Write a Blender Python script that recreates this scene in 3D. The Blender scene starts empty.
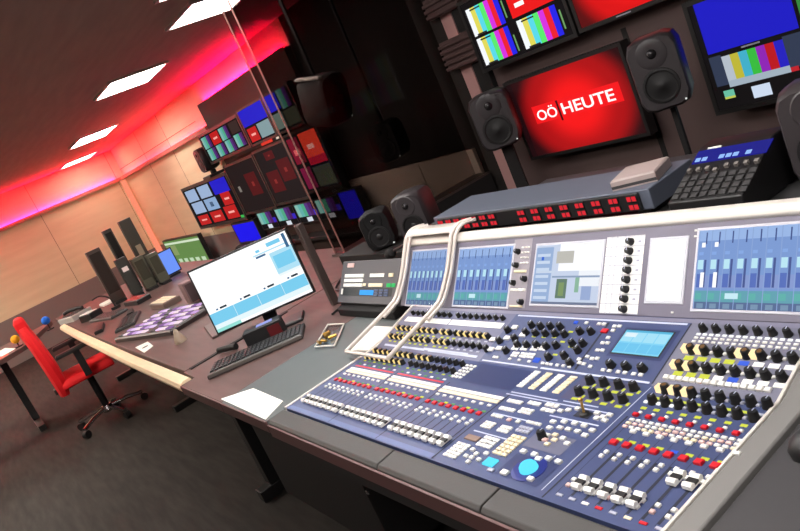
import bpy, math, random
from mathutils import Matrix, Vector, Euler
random.seed(7)
D = bpy.data; SC = bpy.context.scene; COL = SC.collection
R = math.radians
# ------------------------------------------------------------------ colour / materials
def lin(c):
    return tuple((x/12.92 if x <= .04045 else ((x+.055)/1.055)**2.4) for x in [v/255. for v in c])
_m = {}
def mat(name, rgb, rough=.5, metal=0., spec=.5, noise=0., nscale=40., bump=0., stretch=None):
    if name in _m: return _m[name]
    m = D.materials.new(name); m.use_nodes = True; nt = m.node_tree
    b = nt.nodes['Principled BSDF']; c = lin(rgb)
    b.inputs['Base Color'].default_value = (*c, 1); b.inputs['Roughness'].default_value = rough
    b.inputs['Metallic'].default_value = metal; b.inputs['Specular IOR Level'].default_value = spec
    if noise or bump:
        tc = nt.nodes.new('ShaderNodeTexCoord'); mp = nt.nodes.new('ShaderNodeMapping')
        nt.links.new(tc.outputs['Object'], mp.inputs['Vector'])
        if stretch: mp.inputs['Scale'].default_value = stretch
        n = nt.nodes.new('ShaderNodeTexNoise'); n.inputs['Scale'].default_value = nscale; n.inputs['Detail'].default_value = 6
        nt.links.new(mp.outputs['Vector'], n.inputs['Vector'])
        if noise:
            r = nt.nodes.new('ShaderNodeValToRGB')
            lo = [max(0, x*(1-noise)) for x in c]; hi = [min(1, x*(1+noise)) for x in c]
            r.color_ramp.elements[0].position = .3; r.color_ramp.elements[1].position = .7
            r.color_ramp.elements[0].color = (*lo, 1); r.color_ramp.elements[1].color = (*hi, 1)
            nt.links.new(n.outputs['Fac'], r.inputs['Fac']); nt.links.new(r.outputs['Color'], b.inputs['Base Color'])
        if bump:
            bp = nt.nodes.new('ShaderNodeBump'); bp.inputs['Strength'].default_value = bump; bp.inputs['Distance'].default_value = .002
            nt.links.new(n.outputs['Fac'], bp.inputs['Height']); nt.links.new(bp.outputs['Normal'], b.inputs['Normal'])
    _m[name] = m; return m
def emi(rgb, s=1.0):
    """the glowing surface of a screen, lamp or lit key"""
    key = 'lit_%d_%d_%d_%.2f' % (*rgb, s)
    if key in _m: return _m[key]
    m = D.materials.new(key); m.use_nodes = True; nt = m.node_tree
    b = nt.nodes['Principled BSDF']; c = lin(rgb)
    b.inputs['Base Color'].default_value = (.01, .01, .012, 1); b.inputs['Roughness'].default_value = .35
    b.inputs['Specular IOR Level'].default_value = .0
    b.inputs['Emission Color'].default_value = (*c, 1); b.inputs['Emission Strength'].default_value = s
    _m[key] = m; return m
def radial_screen(name, inner, mid, outer, cx, cz, sx, sz, s=1.0):
    """a picture that is bright in its middle and falls off to dark corners (object coordinates)"""
    m = D.materials.new(name); m.use_nodes = True; nt = m.node_tree
    b = nt.nodes['Principled BSDF']; b.inputs['Base Color'].default_value = (.01, .01, .01, 1); b.inputs['Roughness'].default_value = .35
    b.inputs['Specular IOR Level'].default_value = .0
    tc = nt.nodes.new('ShaderNodeTexCoord'); mp = nt.nodes.new('ShaderNodeMapping')
    mp.inputs['Location'].default_value = (-cx/sx, 0, -cz/sz); mp.inputs['Scale'].default_value = (1/sx, 0, 1/sz)
    nt.links.new(tc.outputs['Object'], mp.inputs['Vector'])
    ln = nt.nodes.new('ShaderNodeVectorMath'); ln.operation = 'LENGTH'; nt.links.new(mp.outputs['Vector'], ln.inputs[0])
    r = nt.nodes.new('ShaderNodeValToRGB'); r.color_ramp.interpolation = 'EASE'
    r.color_ramp.elements[0].position = .25; r.color_ramp.elements[0].color = (*lin(inner), 1)
    r.color_ramp.elements[1].position = 1.0; r.color_ramp.elements[1].color = (*lin(outer), 1)
    e = r.color_ramp.elements.new(.68); e.color = (*lin(mid), 1)
    nt.links.new(ln.outputs['Value'], r.inputs['Fac']); nt.links.new(r.outputs['Color'], b.inputs['Emission Color'])
    b.inputs['Emission Strength'].default_value = s
    return m
def glass(name, tint, gloss=.05):
    m = D.materials.new(name); m.use_nodes = True; nt = m.node_tree; nt.nodes.clear()
    o = nt.nodes.new('ShaderNodeOutputMaterial'); mx = nt.nodes.new('ShaderNodeMixShader')
    t = nt.nodes.new('ShaderNodeBsdfTransparent'); g = nt.nodes.new('ShaderNodeBsdfGlossy')
    t.inputs['Color'].default_value = (*tint, 1); g.inputs['Roughness'].default_value = .03
    g.inputs['Color'].default_value = (.9, .9, .9, 1); mx.inputs['Fac'].default_value = gloss
    nt.links.new(t.outputs[0], mx.inputs[1]); nt.links.new(g.outputs[0], mx.inputs[2]); nt.links.new(mx.outputs[0], o.inputs['Surface'])
    return m

BLK = mat('black_plastic', (30, 29, 30), .45)
BLK2 = mat('matte_black', (36, 34, 34), .7, spec=.3)
KNOB = mat('knob_black', (20, 20, 22), .4)
DKG = mat('dark_grey_plastic', (62, 61, 62), .5)
SPK = mat('speaker_grey', (60, 55, 57), .42)
CONE = mat('speaker_cone', (20, 18, 19), .55)
DECK = mat('deck_blue', (63, 73, 112), .42, noise=.06, nscale=9)
DECKD = mat('deck_blue_dark', (44, 53, 94), .38)
DECKL = mat('deck_line', (190, 196, 218), .5)
SLOT = mat('slot_dark', (26, 29, 46), .6)
SPAN = mat('screen_panel_lavender', (112, 108, 124), .45)
ALU = mat('aluminium_white', (222, 216, 208), .38, metal=.15)
ALU2 = mat('aluminium_tube', (216, 206, 198), .33, metal=.2)
WHT = mat('white_key', (240, 238, 232), .4)
CRM = mat('cream_key', (240, 224, 190), .4)
PNK = mat('pink_key', (228, 190, 184), .4)
GRYK = mat('grey_key', (172, 174, 190), .45)
RED = mat('red_key', (206, 24, 38), .4)
PAPER = mat('white_paper', (252, 248, 238), .6)
PADG = mat('armrest_pad', (66, 64, 63), .6, bump=.15, nscale=300)
DESKG = mat('desk_grey', (86, 92, 92), .5, noise=.05, nscale=6)
DESKB = mat('desk_brown', (98, 76, 72), .5, spec=.3, noise=.12, nscale=5, stretch=(1, 6, 1))
DESKE = mat('desk_edge_red_brown', (92, 62, 60), .45)
WOODT = mat('pale_wood_trim', (252, 222, 186), .4, noise=.08, nscale=8, stretch=(1, 12, 12))
CHAIRR = mat('red_fabric', (236, 14, 26), .75, bump=.3, nscale=250)
CHROME = mat('chrome', (200, 200, 202), .2, metal=1.)
BRASS = mat('brass', (206, 160, 80), .3, metal=.9)
STEEL = mat('dark_steel', (96, 84, 80), .35, metal=.6)
AMB = emi((255, 230, 176), 1.2); AMB2 = emi((250, 222, 140), 1.1)
YEL = emi((220, 226, 78), 1.0); GRN = emi((132, 190, 120), .7); CYAN = emi((96, 226, 252), 1.1)
BLUEG = emi((70, 110, 240), .9); REDL = emi((226, 40, 52), .9); WLIT = emi((250, 250, 250), 1.1)

# ------------------------------------------------------------------ mesh builder
class MB:
    def __init__(s): s.v = []; s.f = []; s.m = []; s.mats = []
    def mi(s, m):
        if m not in s.mats: s.mats.append(m)
        return s.mats.index(m)
    def add(s, vs, fs, m, M=None):
        o = len(s.v); k = s.mi(m)
        s.v += [tuple(M @ Vector(p)) if M is not None else tuple(p) for p in vs]
        s.f += [tuple(i+o for i in f) for f in fs]; s.m += [k]*len(fs); return s
    def box(s, x0, x1, y0, y1, z0, z1, m, M=None):
        vs = [(x, y, z) for z in (z0, z1) for y in (y0, y1) for x in (x0, x1)]
        return s.add(vs, [(0, 2, 3, 1), (4, 5, 7, 6), (0, 1, 5, 4), (2, 6, 7, 3), (0, 4, 6, 2), (1, 3, 7, 5)], m, M)
    def cbox(s, x0, x1, y0, y1, z0, z1, c, m, M=None):
        """box with a chamfered top rim"""
        a = [(x0, y0, z0), (x1, y0, z0), (x1, y1, z0), (x0, y1, z0), (x0, y0, z1-c), (x1, y0, z1-c), (x1, y1, z1-c), (x0, y1, z1-c),
             (x0+c, y0+c, z1), (x1-c, y0+c, z1), (x1-c, y1-c, z1), (x0+c, y1-c, z1)]
        f = [(3, 2, 1, 0)] + [(i, (i+1) % 4, 4+(i+1) % 4, 4+i) for i in range(4)] + [(4+i, 4+(i+1) % 4, 8+(i+1) % 4, 8+i) for i in range(4)] + [(8, 9, 10, 11)]
        return s.add(a, f, m, M)
    def quad(s, pts, m, M=None): return s.add(pts, [(0, 1, 2, 3)], m, M)
    def prism(s, poly, a0, a1, m, axis='x', M=None):
        n = len(poly)
        def P(a, p): return (a, p[0], p[1]) if axis == 'x' else ((p[0], a, p[1]) if axis == 'y' else (p[0], p[1], a))
        vs = [P(a0, p) for p in poly] + [P(a1, p) for p in poly]
        fs = [tuple(range(n))[::-1], tuple(range(n, 2*n))] + [(i, (i+1) % n, n+(i+1) % n, n+i) for i in range(n)]
        return s.add(vs, fs, m, M)
    def lathe(s, prof, m, n=16, M=None, cap=True):
        """profile [(r,z)...] about local z"""
        vs = []; fs = []
        for r, z in prof:
            for i in range(n):
                a = 2*math.pi*i/n; vs.append((r*math.cos(a), r*math.sin(a), z))
        for j in range(len(prof)-1):
            for i in range(n):
                k = (i+1) % n; fs.append((j*n+i, j*n+k, (j+1)*n+k, (j+1)*n+i))
        if cap:
            fs.append(tuple(range(n))[::-1]); fs.append(tuple((len(prof)-1)*n+i for i in range(n)))
        return s.add(vs, fs, m, M)
    def cyl(s, p0, p1, r0, m, r1=None, n=14):
        p0 = Vector(p0); p1 = Vector(p1); d = p1-p0
        M = Matrix.Translation(p0) @ d.to_track_quat('Z', 'Y').to_matrix().to_4x4()
        return s.lathe([(r0, 0), (r0 if r1 is None else r1, d.length)], m, n, M)
    def tube(s, path, r, m, n=10):
        P = [Vector(p) for p in path]; vs = []; fs = []
        up = Vector((.13, .27, .95))
        for i, p in enumerate(P):
            t = ((P[min(i+1, len(P)-1)]-p).normalized() + (p-P[max(i-1, 0)]).normalized()).normalized()
            a = t.cross(up).normalized(); b = t.cross(a).normalized()
            for k in range(n):
                q = 2*math.pi*k/n; vs.append(p + a*(r*math.cos(q)) + b*(r*math.sin(q)))
        for i in range(len(P)-1):
            for k in range(n):
                l = (k+1) % n; fs.append((i*n+k, i*n+l, (i+1)*n+l, (i+1)*n+k))
        fs.append(tuple(range(n))[::-1]); fs.append(tuple((len(P)-1)*n+k for k in range(n)))
        return s.add(vs, fs, m)
    def mesh(s, name, smooth=True):
        me = D.meshes.new(name); me.from_pydata(s.v, [], s.f)
        for m in s.mats: me.materials.append(m)
        me.polygons.foreach_set('material_index', s.m)
        me.update()
        if smooth:
            me.shade_smooth(); me.set_sharp_from_angle(angle=R(38))
        return me
    def build(s, name, parent=None, bevel=0., local=False, seg=2):
        """mesh in world coordinates (or local to its parent); one object"""
        off = Vector((0, 0, 0))
        if parent is not None and not local:
            off = wloc(parent)
        if parent is None and not local:
            # origin at the base centre of the mesh
            xs = [v[0] for v in s.v]; ys = [v[1] for v in s.v]; zs = [v[2] for v in s.v]
            off = Vector(((min(xs)+max(xs))/2, (min(ys)+max(ys))/2, min(zs)))
        s.v = [tuple(Vector(v)-off) for v in s.v]
        o = D.objects.new(name, s.mesh(name)); COL.objects.link(o)
        if parent is not None: o.parent = parent
        elif not local: o.location = off
        if bevel:
            b = o.modifiers.new('bevel', 'BEVEL'); b.width = bevel; b.segments = seg; b.limit_method = 'ANGLE'; b.angle_limit = R(40)
        return o
def wloc(o):
    v = Vector(o.location); p = o.parent
    while p is not None: v = v + Vector(p.location); p = p.parent
    return v
def tag(o, label, cat, group=None):
    o['label'] = label; o['category'] = cat
    if group: o['group'] = group
    return o
def thing(name, label, cat, loc=(0, 0, 0), rz=0., group=None):
    o = D.objects.new(name, None); COL.objects.link(o); o.location = loc; o.rotation_euler = (0, 0, rz); o.empty_display_size = .05
    return tag(o, label, cat, group)
def struct(o): o['kind'] = 'structure'; return o
def part_label(o, l): o['label'] = l; return o
def lerp(a, b, t): return a+(b-a)*t
def smooth_path(pts, n=6):
    P = [Vector(p) for p in pts]; out = []
    for i in range(len(P)-1):
        p0 = P[max(i-1, 0)]; p1 = P[i]; p2 = P[i+1]; p3 = P[min(i+2, len(P)-1)]
        for k in range(n):
            t = k/n
            out.append(.5*((2*p1)+(p2-p0)*t+(2*p0-5*p1+4*p2-p3)*t*t+(3*p1-p0-3*p2+p3)*t**3))
    out.append(P[-1]); return out

# ------------------------------------------------------------------ camera
f_px = 720.
dX = Vector((0.53824911, -0.02281708, -0.84247687)); dY = Vector((0.74386486, -0.45704129, 0.48762519)); dZ = Vector((-0.3961729, -0.88915276, -0.22902924))
right = Vector((dX.x, dY.x, dZ.x)); down = Vector((dX.y, dY.y, dZ.y)); fwd = Vector((dX.z, dY.z, dZ.z))
cd = D.cameras.new('camera'); cam = D.objects.new('camera', cd); COL.objects.link(cam)
Mc = Matrix((right, -down, -fwd)).transposed().to_4x4(); Mc.translation = Vector((0, 0, 1.5)); cam.matrix_world = Mc
cd.sensor_width = 36.; cd.lens = 36.*f_px/800.; cd.clip_start = .02; cd.clip_end = 60
SC.camera = cam

# ------------------------------------------------------------------ room shell
CEIL = 2.33; BACK = 2.97; FAR = -12.0; RIGHT = 1.6; FRONT = -2.6
FLOORM = mat('floor_dark_boards', (50, 46, 44), .75, spec=.2, noise=.3, nscale=3.2, bump=.1, stretch=(1.2, 9, 1))
CEILM = mat('ceiling_brown_grey', (172, 148, 136), .85, noise=.08, nscale=2.2, stretch=(1, 7, 1))
BACKM = mat('back_wall_rose_grey', (94, 75, 73), .7, noise=.05, nscale=3)
BLKW = mat('black_acoustic_cloth', (48, 44, 42), .9, spec=.1)
BEIGE = mat('beige_panel', (196, 180, 164), .7)
DADO = mat('dado_mauve_grey', (126, 112, 108), .7)
def wood_wall():
    m = D.materials.new('pale_birch_wall'); m.use_nodes = True; nt = m.node_tree; b = nt.nodes['Principled BSDF']
    tc = nt.nodes.new('ShaderNodeTexCoord'); mp = nt.nodes.new('ShaderNodeMapping'); mp.inputs['Scale'].default_value = (.5, .5, 5)
    n = nt.nodes.new('ShaderNodeTexNoise'); n.inputs['Scale'].default_value = 2.2; n.inputs['Detail'].default_value = 7
    r = nt.nodes.new('ShaderNodeValToRGB'); r.color_ramp.elements[0].position = .3; r.color_ramp.elements[1].position = .72
    r.color_ramp.elements[0].color = (*lin((220, 202, 164)), 1); r.color_ramp.elements[1].color = (*lin((231, 214, 178)), 1)
    nt.links.new(tc.outputs['Object'], mp.inputs['Vector']); nt.links.new(mp.outputs['Vector'], n.inputs['Vector'])
    nt.links.new(n.outputs['Fac'], r.inputs['Fac']); nt.links.new(r.outputs['Color'], b.inputs['Base Color']); b.inputs['Roughness'].default_value = .5
    return m
BIRCH = wood_wall(); JOINT = mat('joint_shadow_gap', (120, 92, 72), .8)
struct(MB().box(FAR-.1, RIGHT+.1, FRONT-.1, BACK+.1, -.1, 0, FLOORM).build('floor'))
struct(MB().box(FAR-.1, RIGHT+.1, FRONT-.1, BACK+.1, CEIL, CEIL+.1, CEILM).build('ceiling'))
w = MB().box(FAR-.1, FAR, FRONT, BACK, 0, .66, DADO).box(FAR-.1, FAR, FRONT, BACK, .66, CEIL, BIRCH)
for y in (-.9, .35, 1.6, 2.85): w.box(FAR-.001, FAR+.0015, y, y+.006, .66, CEIL, JOINT)
struct(w.build('wall_left'))
w = MB().box(FAR, -8.0, BACK, BACK+.1, 0, .66, DADO).box(FAR, -8.0, BACK, BACK+.1, .66, CEIL, BIRCH)
w.box(-8.0, -5.3, BACK, BACK+.1, 0, CEIL, BIRCH).box(-5.3, -3.47, BACK, BACK+.1, 0, CEIL, BLKW).box(-3.47, RIGHT, BACK, BACK+.1, 0, CEIL, BACKM)
for x in (-10.4, -9.2): w.box(x, x+.008, BACK-.0015, BACK+.01, .66, CEIL, JOINT)
w.box(FAR, -8.0, BACK-.0015, BACK+.01, 1.995, 2.003, JOINT)
for x in (-2.3, -1.1, .1): w.box(x, x+.03, BACK-.002, BACK+.01, 0, 1.3, BLK2)
struct(w.build('wall_back'))
struct(MB().box(RIGHT, RIGHT+.1, FRONT, BACK, 0, CEIL, BACKM).build('wall_right'))
struct(MB().box(FAR, RIGHT, FRONT-.1, FRONT, 0, CEIL, BACKM).build('wall_front'))
# wainscot below the black wall and the narrow rose strip beside it
w = MB()
for a, b in ((-5.3, -4.26), (-4.25, -3.63)): w.box(a, b, BACK-.03, BACK-.001, 0, .92, BEIGE)
o = struct(w.build('trim_1', bevel=.003))
struct(MB().box(-3.46, -3.36, BACK-.02, BACK-.001, .0, CEIL, mat('rose_strip', (196, 150, 146), .6)).build('trim_2'))
# cove ledges of the far room with red light strips lying on them
PINKL = emi((255, 10, 62), 1)
def led(rgb, s): return emi(rgb, s)
o = MB().box(FAR, FAR+.07, FRONT, BACK, 1.84, 1.87, mat('cove_board', (200, 120, 110), .6)).box(FAR+.06, FAR+.07, FRONT, BACK, 1.87, 1.888, mat('cove_board', (200, 120, 110), .6)).build('trim_3'); struct(o)
o = MB().box(FAR+.012, FAR+.05, FRONT+.2, BACK-.15, 1.872, 1.885, led((255, 4, 58), 200)).build('led_strip')
tag(o, 'long red light strip lying on the ledge of the wooden far wall', 'light strip')
# dark backing of the monitor bank with its red light strip on top
o = MB().box(-7.56, -5.3, 2.9, BACK-.002, .0, 2.10, mat('dark_backing', (64, 48, 43), .8)).box(-7.56, -5.3, 2.9, 2.906, 2.10, 2.112, mat('dark_backing', (72, 54, 48), .8)).build('trim_4'); struct(o)
o = MB().box(-7.5, -5.4, 2.92, 2.945, 2.1005, 2.110, led((255, 2, 66), 230)).build('led_strip')
tag(o, 'red light strip along the top of the dark backing behind the monitor bank', 'light strip')
o = MB().box(-11.9, -7.6, 2.89, BACK, 1.84, 1.87, mat('cove_board', (200, 120, 110), .6)).box(-7.61, -7.6, 2.90, BACK, 1.87, 1.888, mat('cove_board', (200, 120, 110), .6)).box(-11.9, -7.6, 2.89, 2.90, 1.87, 1.888, mat('cove_board', (200, 120, 110), .6)).build('trim_5'); struct(o)
o = MB().box(-11.8, -7.75, 2.92, 2.95, 1.872, 1.885, led((255, 16, 58), 66)).build('led_strip')
tag(o, 'red light strip on the ledge of the wooden wall left of the monitor bank', 'light strip')
o = MB().cyl((FAR+.06, BACK-.06, .02), (FAR+.06, BACK-.06, 1.83),   .045, led((246, 140, 108), 1.05)).build('light_tube')
tag(o, 'upright salmon red glowing tube in the corner of the wooden walls', 'light tube')

# ------------------------------------------------------------------ ceiling lights (panels)
LIT = emi((255, 250, 246), 24.); LITW = emi((255, 246, 236), 9.); LIT_FILL = emi((255, 242, 226), 50.)  # the last is the stronger glow of the unseen fill panels
def ceiling_light(x0, x1, y0, y1, label):
    t = thing('ceiling_light', label, 'ceiling light', ((x0+x1)/2, (y0+y1)/2, CEIL), 0, 'square ceiling panel lights')
    m = MB(); e = .02; z0, z1 = CEIL-.018, CEIL-.001
    m.box(x0, x1, y0, y0+e, z0, z1, ALU).box(x0, x1, y1-e, y1, z0, z1, ALU).box(x0, x0+e, y0+e, y1-e, z0, z1, ALU).box(x1-e, x1, y0+e, y1-e, z0, z1, ALU)
    m.build('frame', t)
    MB().box(x0+e, x1-e, y0+e, y1-e, CEIL-.013, CEIL-.001, LITW if x1 < -11 else LIT_FILL if x1 < -4.4 and y0 < 1 else LIT).build('diffuser', t)
ceiling_light(-4.36, -3.86, 1.70, 2.16, 'white ceiling panel nearest the viewer at the top edge, beside the glass partition')
ceiling_light(-6.12, -5.5, 1.58, 2.06, 'large glowing white ceiling panel in the middle of the row, above the pink glow')
ceiling_light(-9.25, -8.5, 1.86, 2.33, 'third white ceiling panel from the viewer, in the red part of the ceiling')
ceiling_light(-11.7, -11.08, 2.1, 2.58, 'smallest and farthest white ceiling panel, close to the wooden far wall')
ceiling_light(-3.62, -3.05, 1.42, 1.70, 'sliver of a white ceiling panel cut by the top edge')
for k, (x, y) in enumerate(((-2.35, .75), (-1.15, .75), (-1.15, -.6), (.4, .3), (-9.6, -.6), (-7.2, -.7), (-5.0, -.6), (-10.6, -1.6))):  # the far-room ones are unseen panels added to brighten the wooden wall
    ceiling_light(x-.3, x+.3, y-.3, y+.3, ('white ceiling panel over the left end of the mixing console', 'white ceiling panel over the middle of the mixing console', 'white ceiling panel above the floor in front of the console', 'white ceiling panel above the right end of the console', 'white ceiling panel above the floor before the wooden far wall', 'white ceiling panel above the red chair', 'white ceiling panel above the floor before the pale wooden desk edge', 'white ceiling panel in the far front corner of the room')[k])

# ------------------------------------------------------------------ control surface frames of the console
def zA(y): return .75
PL = {'A': ((.6, .75), (.975, .75)), 'B': ((.975, .75), (1.165, .798)), 'S': ((1.165, .798), (1.305, .980))}
def frame(pl, x, y, h=0.):
    (y0, z0), (y1, z1) = PL[pl]; t = (y-y0)/(y1-y0); a = math.atan2(z1-z0, y1-y0)
    return Matrix.Translation((x, y, z0+(z1-z0)*t)) @ Matrix.Rotation(a, 4, 'X') @ Matrix.Translation((0, 0, h))
CX0, CX1 = -2.04, -.70
console = thing('mixing_console', 'large blue audio mixing console with faders, knobs and lit screens on the desk', 'mixing console', (-1.37, .9, .70))
# body
MB().prism([(.605, .70), (.605, .735), (.98, .735), (1.17, .78), (1.315, .965), (1.325, .965), (1.325, .70)], CX0+.005, CX1-.005, BLK2).build('body', console)
m = MB().box(CX0, CX1, .612, .975, .735, .75, DECK)
def mark(mb, pl, x0, x1, y0, y1, mt, h=.0006, y2=None):
    """flat printed or glowing mark lying on a plane"""
    p = [frame(pl, x0, y0, h), frame(pl, x1, y0, h), frame(pl, x1, y1, h), frame(pl, x0, y1, h)]
    return mb.quad([q.translation for q in p], mt)
BAY = (-1.998, -1.750, -1.499); RB = -.908; PITCH = .0294
chanL = [b+k*.0292 for b in BAY for k in range(8)]; chanR = [RB+k*.0294 for k in range(8)]
for x in chanL: mark(m, 'A', x+.002, x+.006, .655, .735, SLOT)
for x in chanR: mark(m, 'A', x+.016, x+.021, .64, .765, SLOT); mark(m, 'A', x-.0145, x-.0135, .635, .93, SLOT)
for x in (-1.765, -1.512, -1.275, -.938): mark(m, 'A', x-.003, x+.001, .615, .87, SLOT)
mark(m, 'A', CX0, -1.28, .615, .63, mat('deck_foot_strip', (76, 94, 142), .4))
for y, a, b in ((.8775, -1.282, -1.133), (.880, -1.118, -1.02), (.868, -1.29, -.98), (.826, -1.11, -.977), (.7275, -1.255, -1.144), (.795, -1.26, -1.147)): mark(m, 'A', a, b, y-.0018, y+.0018, DECKL)
mark(m, 'A', -1.485, -1.288, .882, .965, DECKD, .0008)
mark(m, 'A', -1.095, -.99, .722, .774, mat('deck_grey_plate', (96, 98, 120), .45), .0008)
mark(m, 'A', -1.055, -1.015, .838, .86, SLOT, .0008)
mark(m, 'A', -.955, -.953, .63, .97, DECKL); mark(m, 'A', -1.0, -.998, .64, .72, DECKL)
mark(m, 'A', -1.085, -.97, .632, .70, DECKD, .0007)
mark(m, 'A', -1.135, -.975, .888, .97, mat('deck_violet', (74, 74, 104), .45), .0007)
# red lines and bay seams
for b in BAY[:2]: mark(m, 'A', b-.01, b+.215, .862, .868, RED)
m.build('control_deck', console)
m = MB()
def slab(pl, x0, x1, th, mt, mb):
    (y0, z0), (y1, z1) = PL[pl]; a = math.atan2(z1-z0, y1-y0); n = (-math.sin(a)*th, math.cos(a)*th)
    mb.prism([(y0, z0), (y1, z1), (y1-n[0], z1-n[1]), (y0-n[0], z0-n[1])][::-1], x0, x1, mt)
DECKR = mat('deck_blue_grey', (96, 98, 126), .42)
slab('B', CX0, -1.51, .012, DECKR, m); slab('B', -1.51, -.958, .012, DECK, m); slab('B', -.958, CX1, .012, mat('deck_pale_grey', (112, 112, 130), .42), m)
for b in BAY[:2]: mark(m, 'B', b-.02, b+.222, 1.095, 1.116, WHT)
mark(m, 'B', -1.79, -1.575, .988, .997, DECKL)
for b in BAY[:2]: mark(m, 'B', b-.01, b+.22, .985, .993, DECKL)
mark(m, 'B', -1.28, -.965, .979, .984, DECKL); mark(m, 'B', -1.5, -1.29, .979, .983, DECKL)
mark(m, 'B', -1.50, -.966, 1.145, 1.15, DECKL)
mark(m, 'B', -1.178, -1.172, .99, 1.14, SLOT); mark(m, 'B', -.96, -.956, .98, 1.15, SLOT)
mark(m, 'B', -1.117, -.972, 1.04, 1.128, DECKD)
mark(m, 'B', CX0, CX1, 1.152, 1.163, mat('deck_rim', (120, 118, 138), .4))
m.build('rear_deck', console)
m = MB(); slab('S', -2.125, CX1+.01, .03, SPAN, m)
mark(m, 'S', -1.565, -1.49, 1.170, 1.29, mat('panel_pale', (150, 144, 152), .45))
m.build('screen_panel', console, bevel=.002)
m = MB().prism([(1.292, .965), (1.289, .971), (1.296, .984), (1.304, .990), (1.318, .991), (1.326, .984), (1.326, .94), (1.31, .94)], -2.125, CX1+.012, ALU)
part_label(m.build('top_rail', console, bevel=.003), 'cream white rail along the top of the screens')
for x0, x1 in ((CX0-.009, CX0), (CX1, CX1+.006)):
    m = MB().prism([(.61, .70), (.61, .754), (.977, .754), (1.165, .803), (1.165, .70)], x0, x1, ALU); part_label(m.build('side_cheek', console, bevel=.001), 'white metal edge strip')
m = MB().prism([(.61, .70), (.61, .752), (.98, .752), (1.17, .80), (1.30, .97), (1.325, .97), (1.325, .70)], CX1+.006, CX1+.05, mat('cheek_grey', (122, 120, 118), .45)); m.build('end_panel', console, bevel=.004)

# --- screens of the console (picture built on the glass)
def Sx(pl, mb, x0, x1, y0, y1): return lambda u0, u1, v0, v1, mt, h=.0022: mark(mb, pl, lerp(x0, x1, u0), lerp(x0, x1, u1), lerp(y0, y1, v0), lerp(y0, y1, v1), mt, h)
def console_screen(x0, x1, y0, y1, kind, label):
    mb = MB(); q = Sx('S', mb, x0, x1, y0, y1)
    fr = frame('S', (x0+x1)/2, (y0+y1)/2); hw = (x1-x0)/2+.006; hh = (y1-y0)/2/math.cos(math.atan2(.182, .14))+.006
    mb.cbox(-hw, hw, -hh, hh, 0, .002, .001, mat('screen_bezel', (196, 196, 206), .35), fr)
    if kind == 'meters':
        q(0, 1, 0, 1, emi((128, 160, 218), .92), .0021)
        q(0, 1, .86, 1, emi((156, 186, 234), .95)); q(0, 1, .26, .42, emi((140, 160, 216), .92)); q(0, 1, 0, .09, emi((96, 118, 160), .85)); q(0, 1, .09, .23, emi((104, 170, 186), .9))
        n = 8
        for k in range(n):
            a = k/n; b = (k+1)/n; w_ = b-a
            q(a+.62*w_, a+.78*w_, .27, .62, emi((78, 96, 156), .85), .0024); q(a+.12*w_, a+.55*w_, .50, .62, emi((186, 230, 244), 1.0), .0024)
            q(a+.12*w_, a+.55*w_, .27, .44, emi((92, 118, 196), .9), .0024)
            q(a+.1*w_, a+.6*w_, .12, .2, emi((104, 190, 184), .85), .0024); q(a+.04*w_, a+.1*w_, 0, 1, emi((150, 178, 230), .85), .0025)
            q(a+.6*w_, a+.7*w_, .82, .97, emi((70, 90, 150), .85), .0024); q(a+.3*w_, a+.8*w_, .01, .07, emi((130, 160, 190), .85), .0024)
            q(a+.15*w_, a+.5*w_, .68, .72, emi((140, 176, 236), .9), .0024)
        q(.3, .42, .13, .2, emi((200, 236, 246), 1), .0026)
        if x0 > -1.2:
            for k in (0, 1): q(k/n+.05, k/n+.085, .27, .46, WLIT, .0026); q(k/n+.04, k/n+.075, .78, .84, WLIT, .0026)
    elif kind == 'pages':
        q(0, 1, 0, 1, emi((200, 212, 234), 1.0), .0021); q(.38, 1, .55, 1, emi((250, 251, 254), 1.05)); q(.7, 1, .3, .55, emi((238, 242, 248), 1.02)); q(0, .28, 0, .96, emi((160, 186, 226), .9))  # white blocks at the upper right are glare put into the picture
        q(.34, .6, .68, .88, emi((200, 198, 190), .9), .0024); q(.03, .33, .52, .56, emi((206, 220, 240), .95), .0024)
        q(.38, .54, .1, .42, emi((112, 140, 120), .8), .0024); q(.42, .5, .14, .36, emi((140, 168, 110), .8), .0026)
        q(.66, .72, .2, .44, emi((150, 196, 170), .85), .0024); q(.76, .9, .08, .3, emi((160, 180, 222), .9), .0024)
        for k in range(7): q(.03, .24, .08+k*.12, .13+k*.12, emi((206, 222, 244), .95), .0025)
        q(.3, 1, .44, .47, emi((150, 170, 200), .9), .0025); q(.1, .14, .74, .8, emi((60, 110, 220), .9), .0026); q(0, 1, 0, .04, emi((120, 132, 160), .85), .0024)
    else:
        q(0, 1, 0, 1, emi((252, 252, 252), 1.08), .0021)
    return part_label(mb.build('screen', console), label)
console_screen(-2.088, -1.886, 1.168, 1.281, 'meters', 'leftmost blue meter screen behind the bent tubes')
console_screen(-1.818, -1.566, 1.171, 1.279, 'meters', 'second blue meter screen from the left')
console_screen(-1.467, -1.232, 1.178, 1.276, 'pages', 'pale blue and white page screen in the middle')
console_screen(-1.087, -.996, 1.187, 1.273, 'white', 'blank white upright panel')
console_screen(-.965, -.722, 1.178, 1.282, 'meters', 'large blue meter screen at the right end')

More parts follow.
